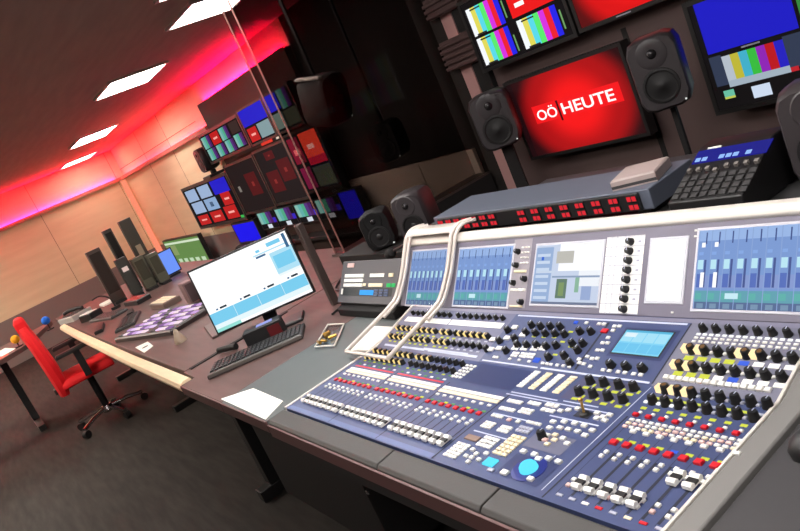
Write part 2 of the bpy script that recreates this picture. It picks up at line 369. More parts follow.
# --- repeated controls: collected first, then linked copies near the viewer and one mesh for the rest
KNOBS = []; BTNS = []; FADERS = []; LENS = []
def knob(pl, x, y, r=.0085, h=.015, mt=KNOB, led=None): KNOBS.append((pl, x, y, r, h, mt, led))
def btn(pl, x, y, sx=.011, sy=.009, h=.004, mt=WHT): BTNS.append((pl, x, y, sx, sy, h, mt))
def lens(pl, x, y, sx=.014, sy=.006, mt=YEL): LENS.append((pl, x, y, sx, sy, .0015, mt))
def grid(pl, x0, x1, y0, y1, nx, ny, mt=WHT, gap=.78, h=.004):
    dx = (x1-x0)/nx; dy = (y1-y0)/ny
    for i in range(nx):
        for j in range(ny): btn(pl, x0+(i+.5)*dx, y0+(j+.5)*dy, dx*gap, dy*gap, h, mt)
for i, x in enumerate(chanL):                                    # left fader bays
    FADERS.append((x+.004, .668))
    btn('A', x+.004, .753, .009, .008, .005); btn('A', x+.001, .7405, .009, .008, .005)
    btn('A', x-.001, .7815, .013, .011, .005, RED); lens('A', x+.004, .7925, .012, .006, GRN if i % 3 else YEL)
    btn('A', x, .815, .011, .007, .004)
    bay = i//8
    if bay < 2:
        lens('A', x, .877, .011, .006, WLIT if i % 2 else GRN)
        am = [AMB2, AMB2, AMB2, None, None, None, None, None] if bay == 1 else [AMB2]*8
        knob('A', x, .912, .008, .015, KNOB, None if bay else AMB2); lens('A', x+.002, .896, .011, .005, GRN if i % 2 else YEL)
        knob('A', x, .948, .008, .015, KNOB, am[i % 8])
        knob('B', x, 1.022, .008, .015, KNOB, am[i % 8]); lens('B', x+.003, 1.006, .012, .005, YEL if bay == 0 or i % 8 < 3 else GRYK)
        knob('B', x, 1.060, .008, .015, KNOB, AMB2 if bay == 0 or i % 8 not in (2,) else None); lens('B', x+.003, 1.043, .012, .005, YEL if bay == 0 or i % 8 < 3 else GRYK)
        knob('B', x, 1.130, .007, .014, KNOB)
for b in BAY:                                                    # cream legend strips
    for (y0, y1) in ((.827, .839), (.842, .853)): BTNS.append(('A', b+.102, (y0+y1)/2, .232, y1-y0, .002, CRM if y0 < .84 else WHT))
for k, x in enumerate(chanR):                                    # right bay
    FADERS.append((x+.018, .668 if k < 5 else (.738 if k < 7 else .70)))
    if k == 7: FADERS.pop()
    btn('A', x-.005, .675, .008, .008, .005); btn('A', x-.005, .659, .008, .008, .005, PNK if k % 3 == 0 else WHT)
    btn('A', x+.002, .761, .008, .008, .005); btn('A', x, .748, .008, .008, .005)
    btn('A', x-.003, .7895, .0145, .0125, .006, RED); lens('A', x, .8015, .014, .007, YEL if k != 4 else BLUEG)
    btn('A', x+.012, .829, .012, .008, .005)
    for j, y in enumerate((.861, .850, .839)):
        for q_ in (0, 1): btn('A', x-.014+q_*.0147, y, .0098, .0062, .004, (WHT, CRM, PNK)[(k+j+q_) % 3 if j else 0])
    btn('A', x-.016, .8765, .011, .008, .006, RED); btn('A', x-.012, .886, .007, .006, .004)
    lens('A', x-.016, .902, .012, .007, YEL)
    knob('A', x-.008, .923, .0095, .018, KNOB); btn('A', x-.024, .921, .007, .007, .004, WLIT if k < 3 else GRYK); lens('A', x-.006, .938, .013, .006, YEL if k < 4 or k in (5, 6) else GRYK)
    knob('A', x-.004, .962, .0095, .018, KNOB, AMB if k < 3 else None); btn('A', x-.021, .961, .007, .007, .004, AMB if k < 3 else GRYK)
    knob('B', x-.008, 1.030, .0095, .018, KNOB, AMB if k < 2 else None); btn('B', x-.024, 1.030, .007, .007, .004, AMB if k < 2 else WHT); lens('B', x-.008, 1.014, .02, .011, YEL if k < 3 else (BLUEG if k == 4 else WHT))
    knob('B', x-.006, 1.074, .0095, .018, KNOB, AMB if k in (0, 1, 4, 5) else None); btn('B', x-.023, 1.074, .007, .007, .004, AMB if k in (0, 1, 5) else WHT); lens('B', x-.006, 1.056, .02, .011, YEL if k < 4 else (BLUEG if k == 4 else WHT))
    knob('B', x-.012, 1.134, .008, .016, KNOB)
    for j, y in enumerate((1.121, 1.111, 1.101)):
        for q_ in (0, 1): btn('B', x-.018+q_*.0147, y, .0085, .0052, .003, WHT if j else WLIT)
    btn('A', x-.004, .633, .014, .006, .002, (GRYK, GRYK, WHT, RED, GRYK, CRM, RED, GRYK)[k])
for k in range(15): btn('B', -.934+k*.0150, 1.0, .0115, .010, .006)
# centre section
grid('A', -1.257, -1.212, .632, .683, 3, 5)
BTNS.append(('A', -1.233, .704, .042, .017, .003, mat('brown_display', (128, 104, 92), .4)))
for x, y in ((-1.196, .672), (-1.175, .664), (-1.194, .650), (-1.176, .651), (-1.153, .651), (-1.172, .637), (-1.153, .673)): btn('A', x, y, .010, .009, .005)
BTNS.append(('A', -1.120, .654, .029, .022, .005, CYAN)); btn('A', -1.10, .636, .015, .009, .004, GRYK); btn('A', -1.062, .640, .017, .012, .006)
grid('A', -1.205, -1.157, .686, .722, 4, 3); grid('A', -1.143, -1.100, .678, .746, 3, 6, CRM)
grid('A', -1.250, -1.215, .741, .765, 3, 3); grid('A', -1.195, -1.160, .741, .765, 3, 2); grid('A', -1.149, -1.108, .754, .777, 4, 2, GRYK)
grid('A', -1.256, -1.217, .781, .791, 3, 1); btn('A', -1.195, .784, .011, .009, .004, PNK); btn('A', -1.167, .785); grid('A', -1.146, -1.102, .786, .796, 4, 1)
grid('A', -1.261, -1.212, .838, .852, 4, 1); grid('A', -1.258, -1.207, .808, .822, 4, 1); grid('A', -1.199, -1.160, .845, .859, 3, 1); grid('A', -1.198, -1.157, .812, .832, 3, 2)
grid('A', -1.150, -1.110, .850, .864, 3, 1); grid('A', -1.147, -1.106, .832, .846, 3, 1)
for x, y in ((-1.095, .845), (-1.078, .852), (-1.06, .862), (-1.007, .860), (-.996, .845), (-.976, .862), (-.974, .843), (-.985, .852)): btn('A', x, y, .012, .009, .005)
for x, y in ((-1.083, .808), (-1.058, .815), (-1.031, .817), (-1.005, .816), (-.978, .808), (-1.075, .788), (-1.052, .795), (-1.03, .796), (-1.006, .796), (-.982, .79)): btn('A', x, y, .013, .009, .005)
for x, y, mt in ((-1.062, .766, WHT), (-1.045, .772, CRM), (-1.055, .752, PNK), (-1.035, .758, CRM), (-1.02, .768, WHT), (-1.0, .757, WHT), (-1.04, .742, CRM)): btn('A', x, y, .012, .009, .005, mt)
for x, y in ((-1.073, .706), (-1.042, .706), (-1.023, .698), (-1.004, .706), (-.977, .705), (-.995, .645)): btn('A', x, y, .013, .010, .006)
for k in range(4): grid('A', (-1.289, -1.249, -1.211, -1.172)[k], (-1.263, -1.223, -1.185, -1.146)[k], .898, .969, 1, 7, (WHT, CRM, WHT, CRM)[k], .76, .003)
for k in range(4):
    for j, y in ((0, .955), (1, .912)):
        x = (-1.101, -1.062, -1.022, -.984)[k]+(.004 if j else 0); knob('A', x, y, .010, .018); lens('A', x+.001, y-.019, .016, .008, YEL); lens('A', x+.016, y-.008, .006, .010, YEL)
knob('A', -1.067, .757, .010, .018)
for k in range(3): grid('A', -1.535+k*.016, -1.521+k*.016, .888, .955, 1, 5, WHT, .62)
# rear centre
for x, y in ((-1.431, 1.126), (-1.395, 1.124), (-1.361, 1.126), (-1.327, 1.127), (-1.431, 1.099), (-1.394, 1.099), (-1.359, 1.1), (-1.326, 1.102), (-1.294, 1.103), (-1.252, 1.116), (-1.218, 1.118), (-1.427, 1.055), (-1.394, 1.057), (-1.36, 1.06),
             (-1.324, 1.059), (-1.294, 1.065), (-1.248, 1.076), (-1.216, 1.079), (-1.217, 1.057), (-1.29, 1.026), (-1.245, 1.036), (-1.212, 1.016), (-1.506, 1.102), (-1.505, 1.062), (-1.451, 1.031), (-1.455, 1.075), (-1.53, 1.03)):
    knob('B', x*.988, y*.987, .009, .016)
for x, y in ((-1.472, 1.101), (-1.42, 1.077), (-1.469, 1.062), (-1.519, 1.052), (-1.468, 1.024), (-1.497, 1.018)): BTNS.append(('B', x, y, .020, .013, .006, WHT))
for x, y in ((-1.381, 1.036), (-1.346, 1.038), (-1.413, 1.034), (-1.318, 1.042), (-1.397, 1.012), (-1.366, 1.013), (-1.34, 1.014)): grid('B', x-.013, x+.013, y-.009, y+.009, 2, 2, WHT, .8, .003)
BTNS.append(('B', -1.309, 1.002, .018, .014, .004, BLUEG))
for x in (-1.462, -1.45, -1.401, -1.366, -1.33, -1.282, -1.268, -1.255, -1.234, -1.214, -1.195): btn('B', x, .995, .009, .007, .004)
for x, y in ((-1.38, 1.077), (-1.345, 1.078), (-1.31, 1.08), (-1.27, 1.102), (-1.272, 1.068), (-1.265, 1.026), (-1.236, 1.055)): lens('B', x, y, .014, .005, YEL)
for x in (-1.275, -1.24, -1.2, -1.185): btn('B', x, 1.133, .010, .008, .004, BLUEG if x < -1.26 else WHT)
btn('B', -1.168, 1.111, .018, .012, .005, RED)
for x, y in ((-1.146, 1.115), (-1.145, 1.092), (-1.15, 1.075), (-1.136, 1.076), (-1.15, 1.052), (-1.136, 1.053), (-1.148, 1.026), (-1.134, 1.028), (-1.183, 1.02), (-1.137, 1.003), (-1.165, 1.03), (-1.16, 1.008), (-1.15, 1.128), (-1.136, 1.129), (-1.175, 1.01)): btn('B', x, y, .010, .008, .004)
for x in (-1.083, -1.041, -.999): knob('B', x, 1.012, .010, .016)
for x in (-1.097, -1.079, -1.055, -1.037, -1.014, -.996): btn('B', x, .998, .010, .008, .004)
# screen panel controls
for x, y in ((-1.543, 1.268), (-1.543, 1.244), (-1.502, 1.22), (-1.546, 1.213), (-1.504, 1.18)): knob('S', x, y, .008, .015)
for j, y in enumerate((1.275, 1.266, 1.257, 1.248)): grid('S', -1.532, -1.496, y-.003, y+.003, 3, 1, WHT, .75, .003)
grid('S', -1.557, -1.493, 1.228, 1.238, 1, 1, CRM); grid('S', -1.557, -1.493, 1.196, 1.206, 4, 1); grid('S', -1.557, -1.493, 1.169, 1.176, 1, 1, CRM)
m = MB(); mark(m, 'S', -1.222, -1.108, 1.167, 1.282, WHT, .0012)
for k in range(9): mark(m, 'S', -1.222, -1.108, 1.167+k*.01415, 1.1681+k*.01415, GRYK, .0016)
for x in (-1.205, -1.19, -1.165): mark(m, 'S', x, x+.002, 1.167, 1.282, GRYK, .0016)
part_label(m.build('legend_panel', console), 'white panel with eight black knobs')
for y in (1.273, 1.259, 1.245, 1.231, 1.217, 1.203, 1.189, 1.174): knob('S', -1.147, y, .0085, .016); btn('S', -1.122, y, .009, .005, .002, WHT if y < 1.18 else GRYK)
for x, y in ((-1.02+.045, 1.275), (-1.02+.005, 1.172), (-.975, 1.283)): btn('S', x, y, .006, .004, .002, WHT)

_mesh = {}
def knob_mesh(mb, r, h, mt, led, M=None):
    mb.lathe([(r*1.12, 0), (r*1.12, .002), (r, .0035), (r*.9, h-.002), (r*.78, h)], mt, 14, M)
    if led is not None:
        mb.box(-r*2.1, -r*.8, -r*.75, r*.85, 0, h*.75, led, M); mb.lathe([(r*.5, h), (r*.5, h+.0004)], mat('knob_top_brown', (110, 78, 40), .35), 12, M)
    else: mb.box(-.0008, .0008, 0, r*.8, h, h+.0005, DECKL, M)
def btn_mesh(mb, sx, sy, h, mt, M=None): mb.cbox(-sx/2, sx/2, -sy/2, sy/2, 0, h, min(.0012, h*.4), mt, M)
camloc = Vector((0, 0, 1.5)); cl = Vector(console.location)
def place_all(items, name, fn, stuff_name, cap=100):
    items = sorted(items, key=lambda it: (frame(it[0], it[1], it[2]).translation-camloc).length)
    for it in items[:cap]:
        key = (name,)+tuple(x.name if hasattr(x, 'name') else x for x in it[3:])
        if key not in _mesh:
            mb = MB(); fn(mb, *it[3:]); _mesh[key] = mb.mesh(name)
        o = D.objects.new(name, _mesh[key]); COL.objects.link(o); o.parent = console
        F = frame(it[0], it[1], it[2], .0003); o.location = F.translation-cl; o.rotation_euler = F.to_euler()
    if items[cap:]:
        mb = MB()
        for it in items[cap:]: fn(mb, *it[3:], frame(it[0], it[1], it[2], .0003))
        o = mb.build(stuff_name, console); o['kind'] = 'stuff'
place_all(KNOBS, 'knob', knob_mesh, 'knob_rows'); place_all(BTNS, 'button', btn_mesh, 'button_rows'); place_all(LENS, 'indicator', btn_mesh, 'indicator_rows')
fm = MB().prism([(-.017, 0), (-.017, .007), (-.012, .0105), (-.004, .006), (.004, .006), (.012, .0105), (.017, .007), (.017, 0)], -.0085, .0085, WHT).box(-.0087, .0087, -.0055, .0055, .003, .0072, BLK)
fm = fm.mesh('fader_cap')
for x, y in FADERS:
    o = D.objects.new('fader_cap', fm); COL.objects.link(o); o.parent = console; o.location = Vector((x, y, .7535))-cl
# trackball, joystick, small LCD
T = Matrix.Translation((-1.022, .668, .7508))
MB().lathe([(.036, 0), (.036, .001), (.034, .0013), (.022, .0013), (.022, .001)], mat('trackball_ring', (34, 44, 116), .3), 40, T).build('trackball_ring', console)
part_label(MB().lathe([(.019, .001), (.018, .008), (.0145, .0125), (.009, .0155), (.003, .0165)], CYAN, 28, T).build('trackball', console), 'glowing cyan trackball')
m = MB().lathe([(.012, 0), (.010, .004), (.004, .006)], BLK, 16, Matrix.Translation((-1.032, .850, .751))).cyl((-1.032, .850, .755), (-1.030, .852, .782), .0028, BRASS).lathe([(.001, 0), (.005, .003), (.004, .008), (.001, .01)], BRASS, 12, Matrix.Translation((-1.03, .852, .780)))
m.build('joystick', console)
m = MB(); q = Sx('B', m, -1.108, -.984, 1.05, 1.119)
q(-.03, 1.03, -.05, 1.05, BLK, .001); q(0, 1, 0, 1, emi((132, 214, 246), 1.0), .002)
for k in range(4): q(.02+k*.245, .245+k*.245, .06, .44, emi((112, 200, 240), 1), .0025)
for k in range(4): q(.02+k*.245, .245+k*.245, .5, .9, emi((166, 226, 248), 1), .0025)
q(.05, .3, .7, .88, emi((226, 244, 252), 1), .003); q(0, 1, .92, 1, emi((86, 180, 220), 1), .0028)
part_label(m.build('touch_screen', console), 'small cyan touch screen')

# ------------------------------------------------------------------ desk
desk = thing('control_desk', 'long dark desk carrying the console, grey on the right and brown on the left', 'desk', (-2.4, .9, 0))
m = MB().box(-2.47, -2.056, .545, 1.62, .705, .745, DESKG).box(-2.47, -2.056, .538, .545, .705, .745, DESKE)
m.build('grey_worktop', desk, bevel=.002)
m = MB().prism([(-2.472, .545), (-2.472, 1.62), (-3.145, 1.62), (-3.145, .612), (-2.968, .606), (-2.968, .545)], .705, .745, DESKB, 'z').box(-2.968, -2.472, .538, .545, .705, .745, DESKE)
m.build('brown_worktop', desk, bevel=.002)
m = MB().box(-.648, .35, .545, 1.62, .700, .742, mat('desk_dark_grey', (64, 62, 64), .5)); m.build('right_worktop', desk, bevel=.003)
for a, b in ((-2.05, -1.416), (-1.411, -1.046), (-1.041, -.66)):
    m = MB().prism([(.545, .70), (.545, .738), (.553, .746), (.604, .7485), (.609, .744), (.609, .70)], a, b, PADG); part_label(m.build('armrest', desk, bevel=.002), 'grey padded armrest segment')
m = MB().box(-2.05, -.655, .538, .544, .695, .735, DESKE); m.box(-2.05, -.655, .545, 1.36, .655, .698, BLK2); m.build('console_tray', desk)
MB().box(-2.05, .35, 1.37, 1.95, .90, .93, DKG).build('rear_shelf', desk, bevel=.002)
m = MB()
for x in (-2.02, -1.3, -.72, .3): m.box(x-.015, x+.015, 1.40, 1.92, .0, .90, BLK2)
m.build('shelf_support', desk)
MB().box(-3.10, .35, 1.30, 1.34, .0, .655, BLK2).build('modesty_panel', desk)
for x in (-3.22, -.64, .3):
    m = MB().box(x-.02, x+.05, .66, 1.28, .0, .06, BLK).box(x-.02, x+.05, .72, .82, .06, .70, BLK).box(x-.02, x+.05, 1.1, 1.2, .06, .70, BLK); m.build('leg', desk, bevel=.004)
m = MB().box(-3.05, -2.1, .74, 1.25, .04, .70, BLK2).box(-3.0, -2.15, .78, 1.2, 0, .04, BLK); m.build('pedestal', desk, bevel=.004)
m = MB(); m.lathe([(.007, 0), (.007, .003), (.003, .005)], CHROME, 12, Matrix.Translation((-1.53, .5445, .64)) @ Matrix.Rotation(R(90), 4, 'X')); m.build('lock', desk)
MB().box(-3.1445, -3.112, .64, 1.15, .7452, .7495, BLK2).build('cable_cover', desk, bevel=.001)
# far brown desk with a pale wooden front edge
fd = thing('production_desk', 'brown desk at the far left with a pale wooden front edge', 'desk', (-5, .9, 0))
m = MB().prism([(-3.152, .62), (-3.152, 1.9), (-7.9, 1.9), (-7.9, .70), (-7.0, .68), (-5.0, .64)], .705, .746, DESKB, 'z'); m.build('worktop', fd, bevel=.002)
m = MB(); pr = [(-.03, -.02), (-.034, .0), (-.026, .02), (-.008, .03), (.018, .03), (.024, .02), (.024, -.02), (-.0, -.028)]
path = [(-2.975, .570), (-4.0, .580), (-5.0, .598), (-6.0, .618), (-7.0, .645)]
vs = []; n = len(pr)
for x, y in path: vs += [(x, y+a, .732+b*.8) for a, b in pr]
fs = [tuple(range(n)), tuple(range((len(path)-1)*n, len(path)*n))[::-1]]
for i in range(len(path)-1): fs += [(i*n+k, (i+1)*n+k, (i+1)*n+(k+1) % n, i*n+(k+1) % n) for k in range(n)]
m.add(vs, fs, WOODT); part_label(m.build('front_edge', fd), 'pale rounded wooden edge')
for x in (-3.6, -5.3, -7.3):
    m = MB().box(x-.03, x+.03, .85, 1.7, 0, .05, BLK).box(x-.03, x+.03, 1.0, 1.12, .05, .705, BLK).box(x-.03, x+.03, 1.5, 1.6, .05, .705, BLK); m.build('leg', fd, bevel=.004)
MB().box(-7.8, -3.3, 1.72, 1.75, .02, .70, BLK2).build('modesty_panel', fd)
# return desk at the left edge
rd = thing('side_desk', 'brown desk section at the left picture edge behind the red chair', 'desk', (-7.9, -.2, 0))
MB().prism([(-7.02, .32), (-6.86, .10), (-6.86, -1.6), (-7.7, -1.6), (-7.9, .66)], .705, .746, DESKB, 'z').build('worktop', rd, bevel=.002)
for y in (.1, -1.2):
    m = MB().box(-7.75, -7.05, y-.03, y+.03, 0, .05, BLK).box(-7.5, -7.4, y-.03, y+.03, .05, .705, BLK); m.build('leg', rd, bevel=.004)

# ------------------------------------------------------------------ bent tube hood at the left end of the console
hood = thing('tube_hood', 'bent cream metal tube frame with a clear pane over the left end of the console', 'guard', (-1.98, 1.1, .75))
def hood_path(x0, x1, x2): return smooth_path([(x0, .895, .775), (x1, 1.0, .787), (x1, 1.12, .815), (x1, 1.165, .835), (x2, 1.22, .900), (x2, 1.272, .970), (x2, 1.295, .998), (x2+.01, 1.325, 1.016), (x2+.03, 1.365, 1.012)], 5)
for a, b, c in ((-1.838, -1.862, -1.85), (-2.10, -2.125, -2.115)):
    MB().tube(hood_path(a, b, c), .0075, ALU2, 10).build('tube', hood)
    MB().tube([Vector(p)+Vector((.021, .0, -.002)) for p in hood_path(a, b, c)[8:]], .006, ALU2, 10).build('tube', hood)
MB().tube([(-1.838, .895, .775), (-2.10, .895, .775)], .006, ALU2).build('cross_bar', hood)
m = MB().prism([(1.292, 1.001), (1.30, 1.010), (1.325, 1.016), (1.355, 1.012), (1.355, 1.001)], -2.115, -1.85, ALU2); m.build('top_cover', hood, bevel=.002)
m = MB(); pp = hood_path(-1.98, -1.98, -1.98)[:31]
GLH = glass('clear_hood_pane', (.94, .92, .91), .003)
for a, b in zip(pp[:-1], pp[1:]): m.quad([(-2.11, a.y, a.z), (-1.85, a.y, a.z), (-1.85, b.y, b.z), (-2.11, b.y, b.z)], GLH)
m.build('clear_pane', hood)

# ------------------------------------------------------------------ things lying on the desk
def sheet(label, pts, z, mt=PAPER, th=.002, name='paper_sheet', cat='paper'):
    return tag(MB().prism(pts, z, z+th, mt, 'z').build(name), label, cat)
sheet('bright white sheet of paper at the front edge of the grey desk', [(-2.50, .556), (-2.40, .648), (-2.12, .637), (-2.07, .548)], .7455)
sheet('white sheet standing out at the left end of the console beside the tubes', [(-2.17, .93), (-2.058, .95), (-2.10, 1.10), (-2.27, 1.09)], .7455, th=.006)
sheet('white card with a black dot near the wooden edge', [(-4.25, .66), (-3.98, .645), (-4.02, .71), (-4.22, .73)], .7465)
dot = D.objects.get('paper_sheet.002'); o = MB().lathe([(.018, 0), (.018, .0006)], BLK, 16, Matrix.Translation((-4.11, .685, .7487))).build('dot', dot)
# clear tray with brass plugs
tr = thing('clear_tray', 'small clear tray of brass plugs on the grey desk beside the button panel', 'tray', (-2.43, 1.0, .746))
TX = [(-2.40, .92), (-2.29, .945), (-2.45, 1.085), (-2.56, 1.07)]
CLR = glass('clear_acrylic', (.985, .985, .99), .06); m = MB().prism(TX, .7462, .7482, CLR, 'z')
for i in range(4):
    a, b = Vector((*TX[i], 0)), Vector((*TX[(i+1) % 4], 0)); m.tube([a+Vector((0, 0, .753)), b+Vector((0, 0, .753))], .003, ALU)
m.build('tray', tr)
for i, (x, y) in enumerate(((-2.41, .96), (-2.39, .98), (-2.43, .985), (-2.40, .945), (-2.45, 1.02))):
    o = MB().cyl((x, y, .756), (x+.03*math.cos(i), y+.03*math.sin(i), .756), .007, BRASS, .005).build('plug'); tag(o, 'small brass plug lying in the clear tray', 'plug', 'brass plugs in the clear tray')
# keyboard
kb = thing('keyboard', 'black computer keyboard with pale wrist edge in front of the bright monitor', 'keyboard', (-2.775, .835, .7455), math.atan2(.337, .204))
MB().cbox(-.205, .205, -.08, .085, .001, .018, .004, DKG).build('case', kb, local=True)
m = MB().cbox(-.2, .2, -.083, -.066, .005, .020, .003, mat('wrist_edge', (96, 90, 86), .4)); m.build('front_edge', kb, local=True)
m = MB()
for j in range(5):
    for i in range(20): m.cbox(-.195+i*.0195, -.178+i*.0195, -.055+j*.024, -.035+j*.024, .018, .024, .002, BLK)
m.build('keys', kb, local=True)
# computer monitor
wv = Vector((.51, .86, 0)).normalized(); mon_c = Vector((-2.9, 1.0, .746))+wv*-.018
pm = thing('computer_monitor', 'bright computer monitor with a white and blue page beside the keyboard', 'monitor', mon_c, math.atan2(wv.y, wv.x))
tiltm = Matrix.Translation((0, 0, .10)) @ Matrix.Rotation(R(-4), 4, 'X')
W2, H2 = .221, .284
MB().cbox(-W2-.008, W2+.008, -.010, H2+.008, -.03, .004, .003, BLK, tiltm @ Matrix.Rotation(R(90), 4, 'X')).build('frame', pm, local=True, bevel=.002)
m = MB()
SM = tiltm @ Matrix.Rotation(R(90), 4, 'X')
def ms(u0, u1, v0, v1, mt, h=.0048): m.quad([(lerp(-W2, W2, u), lerp(0, H2, v), h) for u, v in ((u0, v0), (u1, v0), (u1, v1), (u0, v1))], mt, SM)
ms(0, 1, 0, 1, emi((255, 255, 255), 1.1)); LB = emi((122, 206, 240), 1.0); LB2 = emi((176, 226, 246), 1.0); DB = emi((58, 108, 150), .9)
ms(0, 1, .12, .30, LB, .0052); ms(0, 1, .04, .12, emi((232, 248, 252), 1), .0052); ms(.0, .25, .0, .05, emi((150, 226, 216), 1), .0053)
for k in range(4): ms(.245+k*.25, .25+k*.25, .12, .30, emi((214, 240, 250), 1), .0056); ms(.08+k*.25, .1+k*.25, .32, .345, DB, .0056); ms(.12+k*.25, .19+k*.25, .32, .35, emi((40, 56, 70), .8), .0056)
ms(.77, 1, .44, .78, LB2, .0052); ms(.79, .98, .52, .72, LB, .0056); ms(.62, .98, .82, .84, LB2, .0052); ms(.66, .7, .86, .9, LB, .0052); ms(.78, .92, .88, .94, LB, .0056); ms(.95, .98, .76, .98, DB, .0054); ms(.64, .74, .78, .81, DB, .0054)
ms(.77, 1, .4, .44, emi((240, 250, 252), 1), .0053)
m.build('screen', pm, local=True)
MB().box(-.03, .03, .035, .055, .01, .24, BLK).build('stand_neck', pm, local=True, bevel=.003); MB().cbox(-.13, .13, -.01, .12, .0006, .014, .004, BLK).build('stand_foot', pm, local=True)
o = MB().box(-2.806, -2.773, 1.225, 1.258, .7455, 1.13, STEEL).build('metal_post', bevel=.004); tag(o, 'slim brown metal post standing right behind the bright monitor', 'post')
# black box in front of the monitor
bx = thing('black_control_box', 'small black box with a red front lying between monitor and keyboard', 'box', (-2.855, .922, .746), math.atan2(.86, .51))
MB().cbox(-.085, .085, -.025, .04, .0006, .075, .006, BLK).build('case', bx, local=True); MB().box(.02, .075, -.027, -.0252, .015, .06, mat('dark_red_front', (96, 22, 26), .4)).build('front_plate', bx, local=True)
MB().box(-.02, .05, -.015, .01, .0752, .079, emi((170, 180, 250), .9)).build('lit_button', bx, local=True)  # glowing plate stands in for a bluish glint on the box top
o = MB().tube(smooth_path([(-3.09, .775, .762), (-3.05, .80, .762), (-2.99, .825, .762)]), .014, BLK).build('black_baton'); tag(o, 'short thick black bar lying left of the monitor foot', 'bar')
o = MB().tube(smooth_path([(-2.66, 1.15, .751), (-2.78, 1.36, .751), (-2.98, 1.36, .751), (-3.1, 1.45, .751)]), .005, BLK).build('cable'); tag(o, 'black cable running behind the bright monitor', 'cable')
# rack panel with white keys, leaning at the left of the console screens
rk = thing('button_panel', 'tilted grey panel with white, green and blue lit keys left of the console screens', 'control panel', (-2.38, 1.15, .746))
m = MB(); PL['K'] = ((1.165, .798), (1.269, .933)); slab('K', -2.60, -2.165, .04, mat('panel_grey', (88, 85, 88), .5), m); m.prism([(1.20, .80), (1.28, .90), (1.33, .90), (1.33, .7465), (1.15, .7465), (1.15, .775)], -2.595, -2.17, BLK2); m.build('case', rk, bevel=.003)
def pmark(x0, x1, t0, t1, mt, mb, h=.0015): mark(mb, 'K', x0, x1, 1.165+.104*t0, 1.165+.104*t1, mt, h)
m = MB(); pmark(-2.58, -2.19, .18, .36, BLK, m)
m.build('dark_strip', rk)
for x0, x1, t0, t1, mt in ((-2.56, -2.41, .60, .68, WHT), (-2.56, -2.41, .49, .57, WHT), (-2.56, -2.41, .38, .46, WHT), (-2.36, -2.26, .60, .68, WHT), (-2.36, -2.26, .38, .46, CRM), (-2.225, -2.195, .60, .68, CRM), (-2.23, -2.205, .38, .46, emi((70, 200, 110), 1)), (-2.195, -2.175, .38, .46, emi((70, 200, 110), 1)), (-2.42, -2.32, .20, .31, emi((70, 170, 250), 1.1)), (-2.405, -2.385, .40, .46, CRM),
                           (-2.57, -2.56, .2, .34, WHT), (-2.55, -2.50, .84, .94, PNK)):
    m = MB(); F = frame('K', (x0+x1)/2, 1.165+.104*(t0+t1)/2, .0016); hy = .085*(t1-t0); m.cbox(-(x1-x0)/2, (x1-x0)/2, -hy, hy, 0, .004, .001, mt, F); m.build('key', rk)
for i in range(3):
    for j in range(3):
        m = MB(); F = frame('K', -2.30+i*.035, 1.165+.104*(.20+j*.055), .0016); m.cbox(-.013, .013, -.0034, .0034, 0, .003, .001, mat('blue_grey_key', (70, 84, 120), .4), F); m.build('key', rk)
# gooseneck microphone
mc = thing('gooseneck_microphone', 'black gooseneck microphone bending left above the button panel', 'microphone', (-2.17, 1.55, .746))
MB().tube(smooth_path([(-2.17, 1.55, .746), (-2.15, 1.52, .9), (-2.17, 1.48, .972), (-2.24, 1.45, .955), (-2.36, 1.45, .92), (-2.5, 1.45, .888)]), .006, BLK).build('neck', mc)
MB().lathe([(.006, -.03), (.018, -.024), (.024, 0), (.018, .022), (.004, .03)], BLK2, 16, Matrix.Translation((-2.54, 1.45, .874)) @ Matrix.Rotation(R(70), 4, 'Y')).build('windscreen', mc)
# meter rack box behind the console
rb = thing('meter_rack', 'long grey rack box with two groups of small red number displays behind the console', 'rack', (-1.66, 1.53, .93))
m = MB().box(-2.13, -1.19, 1.44, 1.64, .952, 1.008, mat('rack_grey_blue', (92, 98, 112), .5)).box(-2.1, -1.22, 1.43, 1.44, .954, 1.004, BLK); m.build('case', rb, bevel=.003)
m = MB()
for x in (-2.08, -1.72, -1.24): m.box(x-.02, x+.02, 1.46, 1.62, .9305, .952, BLK)
m.build('foot', rb)
for (a, b, nn) in ((-2.08, -1.80, 7), (-1.66, -1.24, 8)):
    for k in range(nn):
        for j in (0, 1):
            x = lerp(a, b, k/(nn-1)); m = MB().box(x-.017, x+.017, 1.4275, 1.4297, .958+j*.023, .977+j*.023, BLK).box(x-.014, x-.002, 1.4265, 1.4276, .961+j*.023, .974+j*.023, REDL).box(x+.002, x+.014, 1.4265, 1.4276, .961+j*.023, .974+j*.023, REDL); m.build('display', rb)
o = thing('grey_device', 'small pale grey box lying on the long rack box', 'box', (-1.27, 1.53, 1.0085)); M_ = Matrix.Translation((0, 0, 0)) @ Matrix.Rotation(R(8), 4, 'Z')
MB().cbox(-.062, .062, -.06, .06, .0, .028, .004, mat('device_grey', (176, 160, 156), .5), M_).build('case', o, local=True); MB().box(-.062, .062, -.0605, -.0602, .004, .012, DKG, M_).build('front_slot', o, local=True); o.rotation_euler = (0, 0, R(8))
